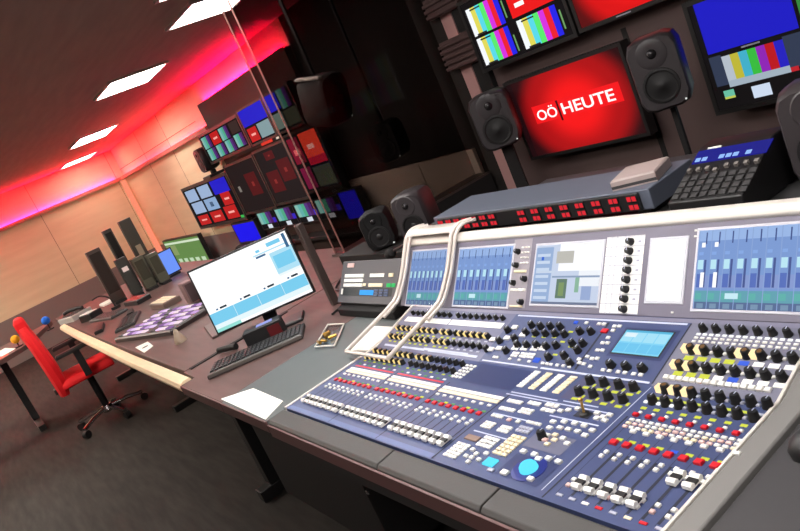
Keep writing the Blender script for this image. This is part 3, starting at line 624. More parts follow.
# small fader controller
fc = thing('fader_controller', 'small black fader controller with blue lit displays behind the right end of the console', 'controller', (-.97, 1.45, .93))
prof = [(1.38, .9305), (1.38, .985), (1.56, 1.055), (1.62, 1.055), (1.62, .9305)]
MB().prism(prof, -1.10, -.912, BLK).build('case', fc, bevel=.003)
FM = Matrix.Translation((-1.0, 1.38, .985)) @ Matrix.Rotation(math.atan2(.07, .18), 4, 'X') @ Matrix.Diagonal((.9, 1, 1, 1))
m = MB().box(-.105, .105, .132, .178, .0, .002, emi((24, 26, 150), .8), FM)
for x in (-.09, -.07, -.02, 0.0, .02, .055): m.box(x-.007, x+.007, .137, .149, .002, .0035, emi((150, 190, 255), 1), FM)
m.build('display', fc)
m = MB().box(-.08, -.04, .18, .186, 0, .002, WHT, FM); m.build('name_strip', fc)
for k in range(8):
    m = MB().box(-.099+k*.027, -.088+k*.027, .098 if k != 3 else .088, .108 if k != 3 else .098, .001, .009, mat('fader_silver', (128, 122, 118), .4), FM); m.build('fader_cap', fc)
m = MB()
for k in range(8):
    for j in range(4): m.cbox(-.103+k*.027, -.084+k*.027, .01+j*.02, .025+j*.02, .0005, .004, .001, DKG, FM)
m.build('keys', fc)
# mouse at the right edge
ms_ = thing('computer_mouse', 'black computer mouse on the dark desk at the right picture edge', 'mouse', (-.585, .905, .7425), R(65))
m = MB(); vs = []; n = 20
for r, z in ((1, 0), (1.03, .012), (.92, .024), (.6, .035), (.2, .039)):
    for i in range(n): a = 2*math.pi*i/n; vs.append((.062*r*math.cos(a), .034*r*math.sin(a), z))
fs = [(j*n+i, j*n+(i+1) % n, (j+1)*n+(i+1) % n, (j+1)*n+i) for j in range(4) for i in range(n)]+[tuple(range(n))[::-1], tuple(4*n+i for i in range(n))]
m.add(vs, fs, BLK); m.build('body', ms_, local=True); MB().cyl((.03, -.004, .034), (.03, .004, .034), .007, DKG).build('wheel', ms_, local=True)

# ------------------------------------------------------------------ loudspeakers
def speaker(label, loc, rz, w_, h_, d_, tilt=0., stand=None, grey=SPK, mount=None, pole=.14):
    """rounded studio monitor: waveguide, tweeter, woofer, power light; front faces local -Y"""
    t = thing('loudspeaker', label, 'loudspeaker', loc, rz)
    TM = Matrix.Translation((0, 0, h_/2)) @ Matrix.Rotation(tilt, 4, 'X') @ Matrix.Translation((0, 0, -h_/2))
    pf = [];
    def rr(hw, z0, z1, c): return [(-hw+c, z0), (hw-c, z0), (hw-c*.3, z0+c*.3), (hw, z0+c), (hw, z1-c), (hw-c*.3, z1-c*.3), (hw-c, z1), (-hw+c, z1), (-hw+c*.3, z1-c*.3), (-hw, z1-c), (-hw, z0+c), (-hw+c*.3, z0+c*.3)]
    c = w_*.24; n = 12; m = MB(); rings = []
    for y, s in ((-d_/2, .90), (-d_/2+.012, .97), (-d_/2+.04, 1.), (d_/2-.05, .98), (d_/2, .8)):
        rings.append([(x*s, y, (z-h_/2)*(s if s > .85 else .86)+h_/2) for x, z in rr(w_/2, 0, h_, c)])
    vs = [p for r in rings for p in r]
    fs = [tuple(range(n)), tuple(range(4*n, 5*n))[::-1]]+[(j*n+i, j*n+(i+1) % n, (j+1)*n+(i+1) % n, (j+1)*n+i)[::-1] for j in range(4) for i in range(n)]
    m.add(vs, fs, grey, TM); cab = m.build('cabinet', t, local=True)
    FR = TM @ Matrix.Translation((0, -d_/2, 0)) @ Matrix.Rotation(R(90), 4, 'X')
    wr = w_*.36; zc = h_*.34
    m = MB().lathe([(wr, .0005), (wr*.98, .004), (wr*.86, .005), (wr*.8, .001), (wr*.3, .0008), (wr*.22, .004), (.004, .006)], CONE, 28, FR @ Matrix.Translation((0, zc, 0)), True); m.build('woofer', t, local=True)
    tz = h_*.77; tr_ = w_*.30
    m = MB().lathe([(tr_, .0005), (tr_*.92, .003), (tr_*.4, .0012), (tr_*.32, .001)], grey, 24, FR @ Matrix.Translation((0, tz, 0))); wg = m.build('waveguide', t, local=True)
    m = MB().lathe([(tr_*.33, .0015), (tr_*.28, .006), (tr_*.12, .011), (.002, .012)], mat('tweeter_dome', (50, 48, 50), .25, metal=.5), 18, FR @ Matrix.Translation((0, tz, 0))); m.build('tweeter', t, local=True)
    MB().lathe([(.004, 0), (.004, .002)], emi((230, 235, 230), .9), 10, FR @ Matrix.Translation((w_*.36, h_*.08, .001))).build('power_light', t, local=True)
    if stand: MB().box(-w_*pole, w_*pole, -.02, .03, -stand, .01, BLK2).build('pole', t, local=True); MB().cbox(-w_*.6, w_*.6, -w_*.5, w_*.5, -stand, -stand+.03, .006, BLK).build('base', t, local=True)
    if mount: MB().box(-.008, .008, -.012, .012, h_*.9, mount, BLK2).build('bracket', t, local=True)
    return t
speaker('dark grey loudspeaker on a black pole left of the big red screen', (-3.04, 2.7, .945), R(40), .225, .315, .21, 0, .945)
sp = speaker('dark grey loudspeaker hanging in front of the right side of the big red screen', (-1.79, 2.46, .99), R(27), .19, .29, .19, 0, .99, pole=.05)
speaker('dark grey loudspeaker cut by the right picture edge beside the fader controller', (-.822, 1.61, .9305), R(16), .15, .225, .15, 0, grey=SPK)
speaker('small dark grey loudspeaker on the desk behind the button panel', (-2.545, 1.66, .8595), R(30), .145, .215, .17, 0, grey=SPK, stand=None)
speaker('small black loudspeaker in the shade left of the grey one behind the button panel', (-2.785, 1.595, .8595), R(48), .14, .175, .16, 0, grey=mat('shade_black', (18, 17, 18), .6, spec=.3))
o = MB().box(-3.10, -2.4, 1.50, 1.86, .746, .859, BLK2).build('speaker_plinth', bevel=.004); tag(o, 'black plinth under the two small loudspeakers behind the button panel', 'plinth')
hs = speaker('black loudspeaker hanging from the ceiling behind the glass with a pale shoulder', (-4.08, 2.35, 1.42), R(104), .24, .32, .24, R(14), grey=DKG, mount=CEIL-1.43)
m = MB(); TS = Matrix.Translation((0, 0, .16)) @ Matrix.Rotation(R(14), 4, 'X') @ Matrix.Translation((0, 0, -.16)); m.cbox(-.112, -.075, -.105, .105, .306, .326, .006, ALU, TS); part_label(m.build('shoulder_strip', hs, local=True, bevel=.004), 'pale strip along the upper edge')  # strip added as a highlight where the cabinet edge catches light
speaker('dim black loudspeaker high on the dark wall behind the glass', (-3.98, 2.62, 1.05), R(30), .2, .26, .2, 0, grey=BLK, mount=CEIL-1.05)
speaker('small black loudspeaker at the left end of the top row of the monitor bank', (-7.84, 2.835, 1.44), R(0), .2, .27, .18, 0, stand=.0685, grey=BLK)

# ------------------------------------------------------------------ screens on the wall
BARS = [(232, 236, 240), (214, 206, 84), (84, 206, 222), (84, 222, 104), (204, 48, 214), (224, 30, 46), (36, 34, 220)]
def tv(name, label, cat, x0, x1, z0, z1, y, d, content, bez=.02, group=None, frame_m=BLK, base=None, arm=True):
    t = thing(name, label, cat, ((x0+x1)/2, y+d, z0), 0, group)
    MB().box(x0, x1, y+.004, y+d, z0, z1, frame_m).box(x0, x1, y, y+.004, z0, z0+bez, frame_m).box(x0, x1, y, y+.004, z1-bez, z1, frame_m).box(x0, x0+bez, y, y+.004, z0+bez, z1-bez, frame_m).box(x1-bez, x1, y, y+.004, z0+bez, z1-bez, frame_m).build('frame', t, bevel=0)
    m = MB(); X0, X1, Z0, Z1 = x0+bez, x1-bez, z0+bez, z1-bez
    def q(u0, u1, v0, v1, mt, h=.001):
        yy = y+.0035-h
        m.quad([(lerp(X0, X1, u), yy, lerp(Z0, Z1, v)) for u, v in ((u0, v0), (u1, v0), (u1, v1), (u0, v1))], mt)
    def bars(u0, u1, v0, v1, s=.9, foot=False, cols=BARS):
        for k, c in enumerate(cols): q(lerp(u0, u1, k/len(cols)), lerp(u0, u1, (k+1)/len(cols)), v0, v1, emi(c, s), .0012)
        if foot: q(lerp(u0, u1, .1), lerp(u0, u1, .4), v0, lerp(v0, v1, .06), BLK, .0018); q(lerp(u0, u1, .12), lerp(u0, u1, .45), lerp(v0, v1, .9), lerp(v0, v1, .95), BLK, .0018)
    content(q, bars, m)
    m.build('screen', t)
    if arm and y+d < 2.965: MB().box((x0+x1)/2-.08, (x0+x1)/2+.08, y+d+.0005, min(2.895 if x0 < -5.3 else BACK-.001, y+d+.2), (z0+z1)/2-.08, (z0+z1)/2+.08, BLK2).build('wall_mount', t)
    return t, m
DK = emi((44, 32, 30), .6); DK2 = emi((26, 22, 22), .5)
# --- big red screen with the programme title
RT = radial_screen('red_title_picture', (250, 22, 24), (176, 14, 18), (44, 10, 14), .03, .235, .42, .34, 1.0)
def text_mesh(body, size, M, mt, mb, ext=.0006, off=.0, width=None):
    cu = D.curves.new('t', 'FONT'); cu.body = body; cu.size = size; cu.extrude = ext; cu.offset = off; cu.align_x = 'LEFT'; cu.resolution_u = 4
    ob = D.objects.new('t', cu); COL.objects.link(ob); bpy.context.view_layer.update()
    me = D.meshes.new_from_object(ob.evaluated_get(bpy.context.evaluated_depsgraph_get()))
    if width: M = M @ Matrix.Diagonal((width/max(v.co.x for v in me.vertices), 1, 1, 1))
    mb.add([v.co[:] for v in me.vertices], [tuple(p.vertices) for p in me.polygons], mt, M)
    wdt = max(v.co.x for v in me.vertices); D.objects.remove(ob); D.curves.remove(cu); D.meshes.remove(me); return wdt
def title(q, bars, m):
    q(0, 1, 0, 1, RT, .0005); q(.16, .92, .41, .64, emi((248, 24, 28), 1.0), .0012)
    q(.0, .05, 0, 1, emi((40, 14, 18), .6), .0011)
    z = 1.0; TXT = emi((255, 240, 240), 1.25)
    M = Matrix.Translation((-2.893, 2.848, z)) @ Matrix.Rotation(R(90), 4, 'X')
    w1 = text_mesh('OÖ', .078, M, TXT, m, off=.0008, width=.15)
    m.box(-2.733, -2.720, 2.8485, 2.8492, z-.03, z+.08, emi((90, 10, 14), .7))
    M = Matrix.Translation((-2.712, 2.848, z)) @ Matrix.Rotation(R(90), 4, 'X'); text_mesh('HEUTE', .084, M, TXT, m, off=.001, width=.355)
t, mm = tv('television', 'big television showing the white words OÖ HEUTE on red', 'television', -3.06, -2.235, .79, 1.255, 2.85, .06, title, .018)
# --- top row above it
def quad3(q, bars, m):
    q(0, 1, 0, 1, DK2, .0005)
    for j, (v0, v1) in enumerate(((.04, .45), (.49, .90))): bars(.04, .42, v0, v1, 1.15, True)
    bars(.52, .92, .04, .45, 1.15, True); q(.44, .455, .55, .8, GRN, .0015); q(.44, .455, .06, .3, GRN, .0015); q(.94, .955, .1, .36, GRN, .0015)
    q(.50, .96, .50, .93, emi((238, 24, 24), 1.0), .0012); q(.56, .66, .62, .68, WLIT, .0016); q(.74, .86, .64, .7, WLIT, .0016)
tv('television', 'upper left television split into three colour bar pictures and one red picture', 'television', -3.175, -2.45, 1.345, 1.755, 2.85, .06, quad3, .02)
def redtop(q, bars, m):
    q(0, 1, 0, 1, radial_screen('red_top_picture', (250, 24, 24), (220, 18, 20), (90, 12, 14), 0, .2, .36, .3, 1.0), .0005)
    for k in range(5): q(.26+k*.1, .32+k*.1, .28, .40, WLIT, .0012)
    q(.30, .42, -.035, -.02, GRYK, .0037)
tv('television', 'upper television with a red picture, cut by the top edge', 'television', -2.435, -1.705, 1.355, 1.765, 2.85, .06, redtop, .02)
def split(q, bars, m):
    q(0, 1, 0, 1, DK2, .0005); q(.035, .52, .53, 1, emi((30, 28, 200), .95), .0012); q(.54, .99, .53, 1, emi((60, 150, 70), .8), .0012)
    q(.03, .10, .22, .50, emi((56, 66, 90), .8), .0012); q(.43, .53, .22, .50, emi((56, 66, 90), .8), .0012)
    bars(.10, .43, .25, .48, .9, False, [(190, 200, 212), (200, 192, 60), (70, 184, 212), (60, 196, 66), (150, 40, 190), (196, 26, 34), (40, 36, 200)])
    q(.10, .43, .19, .25, emi((170, 186, 200), .9), .0013); q(.43, .47, .19, .23, emi((200, 36, 46), .9), .0014)
    q(.055, .115, .10, .17, emi((110, 200, 170), .9), .0014); q(.055, .115, .09, .11, emi((200, 210, 90), .9), .0016)
    q(.21, .31, .04, .15, emi((206, 220, 240), 1), .0014); q(.22, .32, .505, .52, GRYK, .0016)
    q(.54, .99, .05, .5, emi((120, 126, 140), .7), .0012)
tv('television', 'right television with a blue picture above colour bars', 'television', -1.885, -1.06, .815, 1.315, 2.85, .06, split, .02)
tv('television', 'black television above the right one, mostly outside the top edge', 'television', -1.69, -.96, 1.335, 1.765, 2.85, .06, lambda q, b, m: (q(0, 1, 0, 1, DK2), q(.02, .07, -.03, -.015, GRYK, .0037)), .02)
# ribbed brown wall blocks left of the televisions
RIB = mat('ribbed_brown', (84, 62, 60), .6)
for z0, z1, l in ((1.42, 1.60, 'ribbed dark brown wall block left of the upper television, the lower and larger one'), (1.74, 1.86, 'ribbed dark brown wall block at the top edge left of the upper television')):
    m = MB().box(-3.50, -3.205, 2.90, BACK-.0205, z0, z1, RIB)
    k = 0
    while z0+.01+k*.034 < z1-.02: m.box(-3.505, -3.20, 2.885, 2.90, z0+.008+k*.034, z0+.028+k*.034, RIB); k += 1
    o = m.build('ribbed_block', bevel=.002); tag(o, l, 'wall block')
for z0, z1, l in ((.95, 1.414, 'black upright rail below the larger ribbed block, behind the left loudspeaker'), (1.606, 1.734, 'short black upright rail between the two ribbed blocks')):
    o = MB().box(-3.33, -3.22, 2.93, BACK-.001, z0, z1, BLK2).build('mounting_rail', bevel=.002); tag(o, l, 'rail')

# ------------------------------------------------------------------ far monitor bank
YB = 2.80
def mosaic(cells, bg=DK2, s=.85):
    def c(q, bars, m):
        q(0, 1, 0, 1, bg, .0005)
        for (u0, u1, v0, v1, k) in cells:
            if k == 'bars': bars(u0, u1, v0, v1, .75, False, [(150, 210, 196), (110, 196, 190), (90, 190, 150), (96, 60, 140), (84, 36, 110)])
            elif k == 'red':
                q(u0, u1, v0, v1, emi((204, 34, 32), .85), .0012); q(lerp(u0, u1, .25), lerp(u0, u1, .75), lerp(v0, v1, .42), lerp(v0, v1, .58), emi((250, 170, 160), 1), .0016)
            elif k == 'dred':
                q(u0, u1, v0, v1, emi((98, 26, 26), .7), .0012); q(lerp(u0, u1, .4), lerp(u0, u1, .6), lerp(v0, v1, .4), lerp(v0, v1, .6), emi((150, 50, 46), .8), .0016)
            else: q(u0, u1, v0, v1, emi(k, s), .0012)
    return c
BL = (40, 34, 214); PB = (166, 190, 226); GRS = (140, 166, 170); DRK = (62, 66, 52)
G = 'monitors of the far wall bank'
tv('wall_monitor', 'top row monitor at the left end showing five colour bar pictures and one red', 'monitor', -7.70, -6.50, 1.49, 1.83, YB, .06, mosaic([(.02, .24, .5, .95, 'bars'), (.27, .48, .5, .95, 'red'), (.51, .72, .5, .95, 'bars'), (.04, .26, .03, .46, 'bars'), (.29, .5, .03, .46, 'bars'), (.53, .74, .03, .46, 'bars'), (.77, .97, .06, .5, 'bars'), (.77, .97, .55, .95, (60, 44, 40))]), .03, G)
tv('wall_monitor', 'top row monitor in the middle with a wide blue picture', 'monitor', -6.48, -5.87, 1.49, 1.85, YB, .06, mosaic([(.0, 1, .52, 1, BL), (.05, .42, .05, .45, 'red'), (.48, .98, .05, .47, GRS)]), .02, G)
tv('wall_monitor', 'top row monitor at the right end with a blue and a colour bar picture', 'monitor', -5.86, -5.31, 1.49, 1.85, YB, .06, mosaic([(.0, .5, .55, 1, BL), (.54, .9, .5, 1, 'bars'), (.0, .45, .06, .48, (96, 112, 104)), (.5, .98, .04, .46, DRK)], DK2, 1.7), .02, G)
tv('wall_monitor', 'middle row monitor with a grid of pale blue, blue and red pictures', 'monitor', -9.1, -7.44, .81, 1.37, YB, .06, mosaic([(.03, .29, .67, .97, PB), (.34, .60, .67, .97, PB), (.65, .97, .66, .99, BL), (.05, .32, .34, .63, PB), (.36, .63, .34, .63, (150, 180, 220)), (.46, .53, .42, .54, (40, 60, 90)), (.74, .93, .36, .66, 'red'), (.05, .3, .03, .28, 'red'), (.36, .62, .03, .30, 'red'), (.68, .92, .03, .34, 'red'), (.93, .99, .0, .06, (70, 200, 90))]), .035, G)
tv('wall_monitor', 'wide dark middle row monitor with a dim red emblem', 'monitor', -7.42, -6.58, .86, 1.43, YB, .06, mosaic([(.50, .86, .3, .75, 'dred'), (.14, .22, .44, .56, (140, 132, 124))], DK), .025, G)
tv('wall_monitor', 'dark middle row monitor with dim red pictures left of the bright red one', 'monitor', -6.56, -5.82, .88, 1.45, YB, .06, mosaic([(.1, .5, .2, .6, 'dred'), (.55, .95, .35, .75, 'dred'), (.3, .6, .8, .95, 'dred')], DK), .025, G)
tv('wall_monitor', 'tall right middle row monitor with orange red pictures', 'monitor', -5.80, -5.16, .92, 1.47, YB, .06, mosaic([(.42, .95, .55, .97, (226, 66, 44)), (.55, .75, .68, .76, (250, 190, 180)), (.42, .95, .42, .55, (176, 24, 44)), (.02, .36, .5, .95, (120, 22, 44)), (.1, .3, .65, .75, (226, 110, 110)), (.04, .36, .04, .42, (110, 20, 56)), (.42, .95, .04, .38, DRK)], DK, 2.2), .02, G)
m = MB()
for k in range(6): pass
o = thing('light_bar', 'dark bar with a red lit sign between the two monitor rows', 'sign', (-6.4, YB+.05, 1.44))
MB().box(-7.15, -5.85, YB+.02, YB+.08, 1.462, 1.488, BLK2).build('bar', o); MB().box(-6.30, -6.05, YB+.015, YB+.0198, 1.4625, 1.4875, emi((220, 60, 44), .9)).build('lit_sign', o); MB().box(-5.95, -5.9, YB+.015, YB+.0198, 1.466, 1.484, emi((240, 220, 200), .9)).build('lamp', o)
tv('small_monitor', 'small square blue monitor in the lowest row above the bright computer monitor', 'monitor', -8.0, -7.30, .545, .80, YB, .07, lambda q, b, m: q(0, 1, 0, 1, emi((28, 20, 240), .95)), .02, G)
for k, (a, l) in enumerate(((-7.15, 'leftmost small colour bar monitor of the lowest row'), (-6.68, 'second small colour bar monitor of the lowest row from the left'), (-6.21, 'third small colour bar monitor of the lowest row from the left'), (-5.77, 'fourth small colour bar monitor of the lowest row, seen at the glass edge'))):
    tv('small_monitor', l, 'monitor', a, a+.44, .66, .86, YB, .07, mosaic([(.0, .82, .3, 1, 'bars'), (.35, .62, .0, .24, (226, 236, 246)), (.82, 1, .3, .6, (60, 40, 200))]), .012, G)
tv('small_monitor', 'small dim blue monitor at the right end of the lowest row behind the glass', 'monitor', -5.31, -5.0, .62, .88, YB, .07, lambda q, b, m: q(0, 1, 0, 1, emi((30, 24, 190), 1.6)), .012, G)
o = MB().box(-8.05, -4.95, 2.74, 2.895, .50, .535, BLK).build('monitor_shelf', bevel=.003); tag(o, 'dark shelf under the lowest monitors of the far bank', 'shelf')
tv('wall_monitor', 'monitor with a green picture and white rows at the corner of the wooden wall', 'monitor', -11.1, -9.35, .33, .76, YB, .06, lambda q, b, m: (q(0, 1, 0, 1, emi((112, 152, 84), .8)), q(.0, 1, .84, .92, emi((220, 236, 206), .9), .0012), q(.0, .3, .4, .8, emi((150, 170, 110), .8), .0012), [q(.04+k*.16, .14+k*.16, .03, .24, emi((200, 226, 190), .9), .0012) for k in range(6)]), .02)

# ------------------------------------------------------------------ glass partition
gp = thing('glass_partition', 'dark tinted double glass partition standing at the back of the desk', 'glass wall', (-3.62, 2.35, 0))
GT = glass('tinted_glass', (.65, .625, .615), .004)
for x, y0 in ((-3.55, 1.765), (-3.69, 1.78)):
    o = MB().box(x-.005, x+.005, y0, BACK-.035, .76, CEIL-.002, GT).build('pane', gp)
    o = MB().box(x-.004, x+.004, y0-.006, y0-.0002, .76, CEIL-.002, mat('edge_rose_metal', (150, 108, 100), .4, metal=.2)).build('edge_profile', gp)
m = MB().box(-3.70, -3.54, 1.755, BACK-.035, .747, .7595, STEEL); m.build('bottom_profile', gp)
m = MB().box(-3.70, -3.54, 1.95, BACK-.035, .0, .746, BLK2); m.build('parapet', gp)

# ------------------------------------------------------------------ things on the far desk
vm = thing('vision_mixer', 'flat vision mixer panel with rows of violet white lit keys on the far desk', 'mixer', (-4.42, .91, .7465), R(14))
MB().cbox(-.36, .36, -.18, .22, .0005, .03, .008, mat('mixer_brown', (58, 48, 48), .45)).build('case', vm, local=True)
LV = [emi((236, 206, 246), 1.05), emi((210, 170, 226), 1.), emi((150, 110, 170), .9), emi((250, 226, 236), 1.05)]
for j in range(6):
    for i in range(11):
        if (i, j) in ((6, 0), (6, 1)): continue
        MB().cbox(-.335+i*.061, -.285+i*.061, -.155+j*.06, -.125+j*.06, .0302, .037, .002, LV[(i*3+j*5) % 4] if (i+j) % 7 else DKG).build('key', vm, local=True)
o = MB().lathe([(.032, 0), (.029, .02), (.009, .07), (.003, .074)], mat('tan_cone', (170, 150, 130), .5), 18, Matrix.Translation((-3.74, .79, .7465))).build('tan_cone'); tag(o, 'small tan cone standing on the desk right of the white card', 'cone')
for x, y, l in ((-4.62, 1.17, 'left one of two small rosy grey upright boxes beside the bright monitor'), (-4.48, 1.22, 'right one of two small rosy grey upright boxes beside the bright monitor')):
    t = thing('upright_box', l, 'box', (x, y, .7465)); MB().box(x-.05, x+.05, y-.035, y+.035, .747, .90, mat('rose_grey', (134, 108, 106), .5)).build('case', t, bevel=.006); MB().box(x+.0505, x+.0515, y-.025, y+.025, .765, .885, mat('grille_dark', (84, 66, 66), .7)).build('grille', t)
# upright dark panels on the far desk
for k, (x, y0, y1, z0, z1, l, c) in enumerate(((-6.6, 1.04, 1.16, .748, 1.25, 'leftmost dark upright panel of the group on the far desk', (66, 56, 50)), (-6.85, 1.29, 1.37, .748, 1.35, 'thin tall dark upright panel second from the left on the far desk', (52, 48, 44)),
     (-6.7, 1.42, 1.53, .748, 1.37, 'tallest dark upright panel of the group on the far desk', (58, 56, 48)), (-6.4, 1.18, 1.27, .748, 1.10, 'lower dark upright panel with a small lit mark on the far desk', (60, 60, 56)),
     (-6.35, 1.29, 1.39, .748, 1.05, 'lower olive grey upright panel in the middle of the group', (86, 84, 70)), (-6.3, 1.405, 1.50, .748, 1.03, 'lower olive grey upright panel at the right of the group', (90, 90, 76)))):
    t = thing('intercom_tower', l, 'intercom panel', (x, (y0+y1)/2, .7465)); MB().box(x-.03, x+.03, y0, y1, z0+.02, z1, mat('upright_%d' % k, c, .4)).build('housing', t, bevel=.004); MB().box(x-.08, x+.08, y0+.01, y1-.01, .747, .768, BLK).build('foot', t)
    if k == 3: MB().box(x+.0305, x+.032, y0+.02, y1-.02, .98, 1.02, emi((230, 200, 190), .9)).build('lit_mark', t)
    elif k == 2: MB().box(x+.0305, x+.032, y0+.03, y1-.03, 1.02, 1.12, mat('beige_patch', (150, 134, 110), .5)).build('patch', t)
    else: MB().box(x+.0305, x+.0315, y0+.012, y1-.012, z0+.1, z1-.03, mat('upright_face_%d' % k, tuple(int(v*.8) for v in c), .25)).build('face', t)
t = thing('blue_screen', 'small upright blue lit screen right of the dark upright panels', 'screen', (-6.5, 1.59, .7465))
MB().box(-6.53, -6.50, 1.50, 1.68, .765, .99, BLK).build('housing', t); MB().box(-6.4995, -6.498, 1.51, 1.67, .775, .98, emi((110, 150, 250), 1)).build('screen', t); MB().box(-6.57, -6.46, 1.53, 1.65, .747, .765, BLK).build('foot', t)
def slabthing(name, label, cat, x, y, sx, sy, h, rz, mt, keys=None, group=None):
    t = thing(name, label, cat, (x, y, .7465), rz, group); MB().cbox(-sx/2, sx/2, -sy/2, sy/2, .0005, h, min(.006, h*.3), mt).build('case', t, local=True)
    if keys:
        nx, ny, km = keys; m = MB()
        for i in range(nx):
            for j in range(ny): m.cbox(-sx*.46+i*sx*.92/nx, -sx*.46+(i+.8)*sx*.92/nx, -sy*.42+j*sy*.84/ny, -sy*.42+(j+.8)*sy*.84/ny, h, h+.004, .001, km)
        m.build('keys', t, local=True)
    return t
slabthing('desk_telephone', 'pale grey desk telephone at the far end of the wooden edge', 'telephone', -7.05, .78, .26, .2, .05, R(20), mat('phone_grey', (186, 182, 178), .5), (3, 4, BLK))
MB_ = MB().tube([(-7.18, .72, .815), (-7.14, .75, .825), (-7.03, .83, .825), (-6.99, .86, .815)], .016, BLK).build('handset'); tag(MB_, 'black handset lying on the pale grey desk telephone', 'handset')
slabthing('keyboard', 'dark keyboard lying flat at the far end of the desk near the upright panels', 'keyboard', -6.05, .88, .45, .15, .02, R(12), DKG, (14, 4, BLK))
slabthing('keyboard', 'dark keyboard between the vision mixer and the far keyboard', 'keyboard', -5.25, .86, .42, .14, .02, R(-20), DKG, (14, 4, BLK))
slabthing('intercom_unit', 'dark flat intercom unit with red keys near the far upright panels', 'intercom', -6.0, 1.12, .3, .12, .04, R(8), BLK, (6, 2, mat('dull_red_key', (170, 60, 56), .5)))
slabthing('intercom_unit', 'cream keyed intercom unit behind the vision mixer', 'intercom', -5.15, 1.12, .3, .13, .04, R(4), mat('taupe', (120, 100, 92), .5), (7, 3, CRM))
slabthing('paper_stack', 'small stack of white papers beyond the desk telephone', 'paper', -6.95, 1.1, .2, .2, .02, R(0), PAPER)
slabthing('notebook', 'grey notebook lying flat on the desk left of the bright monitor', 'notebook', -3.55, 1.02, .34, .26, .012, R(-12), mat('notebook_grey', (104, 90, 88), .5))
slabthing('black_device', 'black slim device at the front of the far desk', 'device', -5.6, .72, .3, .06, .025, R(-14), BLK)
slabthing('black_device', 'black slim device behind the white card', 'device', -5.55, .95, .2, .05, .03, R(-14), BLK)
slabthing('black_device', 'small black box with a white top beside the paper stack', 'device', -6.45, .82, .16, .12, .06, R(25), BLK, (2, 2, WHT))
t = thing('gooseneck_microphone', 'small dark gooseneck microphone among the clutter of the far desk', 'microphone', (-6.3, 1.0, .7465)); MB().cyl((-6.3, 1.0, .747), (-6.3, 1.0, .77), .04, BLK).build('base', t); MB().tube(smooth_path([(-6.3, 1.0, .77), (-6.3, .99, .85), (-6.3, .93, .90), (-6.28, .86, .90)]), .006, BLK).build('neck', t)
# coloured balls on stems and papers on the side desk
for x, y, z, c, l in ((-7.18, .56, .84, (34, 112, 226), 'bright blue foam ball on a stem beside the red chair back'), (-7.1, .27, .82, (232, 164, 22), 'yellow foam ball on a stem left of the red chair back')):
    t = thing('foam_ball_stand', l, 'foam ball', (x, y, .7465)); MB().lathe([(.03*math.sin(math.pi*k/9)*1.25+.0005, -.0375*math.cos(math.pi*k/9)) for k in range(10)], mat('foam_%d' % c[0], c, .85, bump=.3, nscale=200), 18, Matrix.Translation((x, y, z))).build('ball', t)
    MB().cyl((x, y, .747), (x, y, z-.035), .006, BLK).build('stem', t); MB().cyl((x, y, .747), (x, y, .757), .035, BLK).build('base', t)
sheet('pale printed sheet on the side desk at the left edge', [(-7.45, .0), (-7.05, .12), (-7.10, .24), (-7.55, .18)], .7465)
sheet('red and white leaflet on the side desk below the yellow ball', [(-7.0, .02), (-6.9, .04), (-6.92, .16), (-7.02, .17)], .7465, mat('leaflet_red', (206, 90, 70), .6))

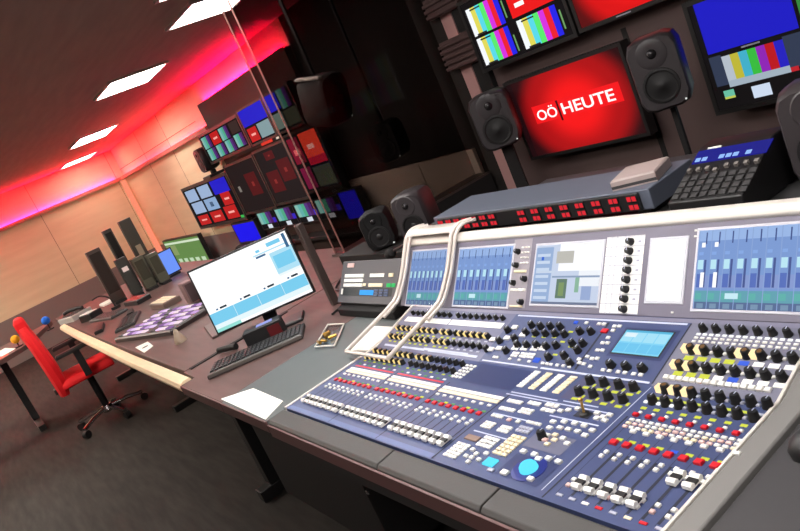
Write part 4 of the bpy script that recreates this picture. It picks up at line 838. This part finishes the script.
# ------------------------------------------------------------------ red office chairs
def chair(label, loc, rz):
    """high backed swivel chair, faces local +Y"""
    t = thing('office_chair', label, 'chair', loc, rz)
    m = MB(); prof = [(-.20, .37), (-.188, .45), (-.193, .62), (-.206, .80), (-.222, .92), (-.228, .97)]
    vs = []; n = 10
    ths = [.035, .05, .05, .045, .042, .03]; hws = [.17, .22, .235, .23, .19, .15]
    for (y, z), th, hw in zip(prof, ths, hws):
        for k in range(n):
            a = 2*math.pi*k/n; ca, sa = math.cos(a), math.sin(a)
            ex = abs(ca)**.45*(1 if ca >= 0 else -1); ey = abs(sa)**.6*(1 if sa >= 0 else -1)
            vs.append((hw*ex, y+th*ey-.02*(1-ex*ex), z))
    fs = [tuple(range(n))[::-1], tuple(range(5*n, 6*n))]+[(j*n+k, j*n+(k+1) % n, (j+1)*n+(k+1) % n, (j+1)*n+k) for j in range(5) for k in range(n)]
    m.add(vs, fs, CHAIRR); m.build('backrest', t, local=True)
    m = MB().cbox(-.12, .12, -.40, -.32, 0, .14, .02, CHAIRR, Matrix.Translation((0, .127, .925)) @ Matrix.Rotation(R(3), 4, 'X')); m.build('headrest', t, local=True, bevel=.02)
    MB().cbox(-.23, .23, -.2, .2, .42, .49, .03, CHAIRR).build('seat', t, local=True, bevel=.012)
    for s in (-1, 1):
        m = MB().box(s*.26-.02, s*.26+.02, -.02, .03, .45, .66, BLK); m.build('arm_post', t, local=True, bevel=.004); MB().cbox(s*.26-.04, s*.26+.04, -.14, .15, .66, .69, .01, BLK).build('armrest', t, local=True)
    MB().box(-.04, .04, -.27, -.1, .385, .428, BLK).build('back_bracket', t, local=True, bevel=.004)
    MB().cyl((0, 0, .12), (0, 0, .43), .028, BLK).build('gas_column', t, local=True)
    m = MB().lathe([(.04, .07), (.05, .09), (.04, .125)], CHROME, 16)
    b = m.build('star_base', t, local=True)
    for k in range(5):
        a = 2*math.pi*k/5+.35; c_, s_ = math.cos(a), math.sin(a)
        MB().tube([(.03*c_, .03*s_, .105), (.16*c_, .16*s_, .095), (.28*c_, .28*s_, .07)], .016, CHROME, 8).build('leg', b, local=True)
        MB().cyl((.28*c_-.02*s_, .28*s_+.02*c_, .0305), (.28*c_+.02*s_, .28*s_-.02*c_, .0305), .03, BLK).build('caster', b, local=True)
    return t
chair('bright red high back office chair at the pale wooden desk edge', (-6.14, .55, 0), R(-5))

# ------------------------------------------------------------------ render look
wd = D.worlds.new('world'); SC.world = wd; wd.use_nodes = True
wd.node_tree.nodes['Background'].inputs['Color'].default_value = (.02, .018, .02, 1); wd.node_tree.nodes['Background'].inputs['Strength'].default_value = .5
SC.view_settings.view_transform = 'Standard'; SC.view_settings.look = 'None'; SC.view_settings.exposure = 0.; SC.view_settings.gamma = 1.
SC.view_settings.use_curve_mapping = False
SC.cycles.max_bounces = 8; SC.cycles.transparent_max_bounces = 12
SC.cycles.use_denoising = True
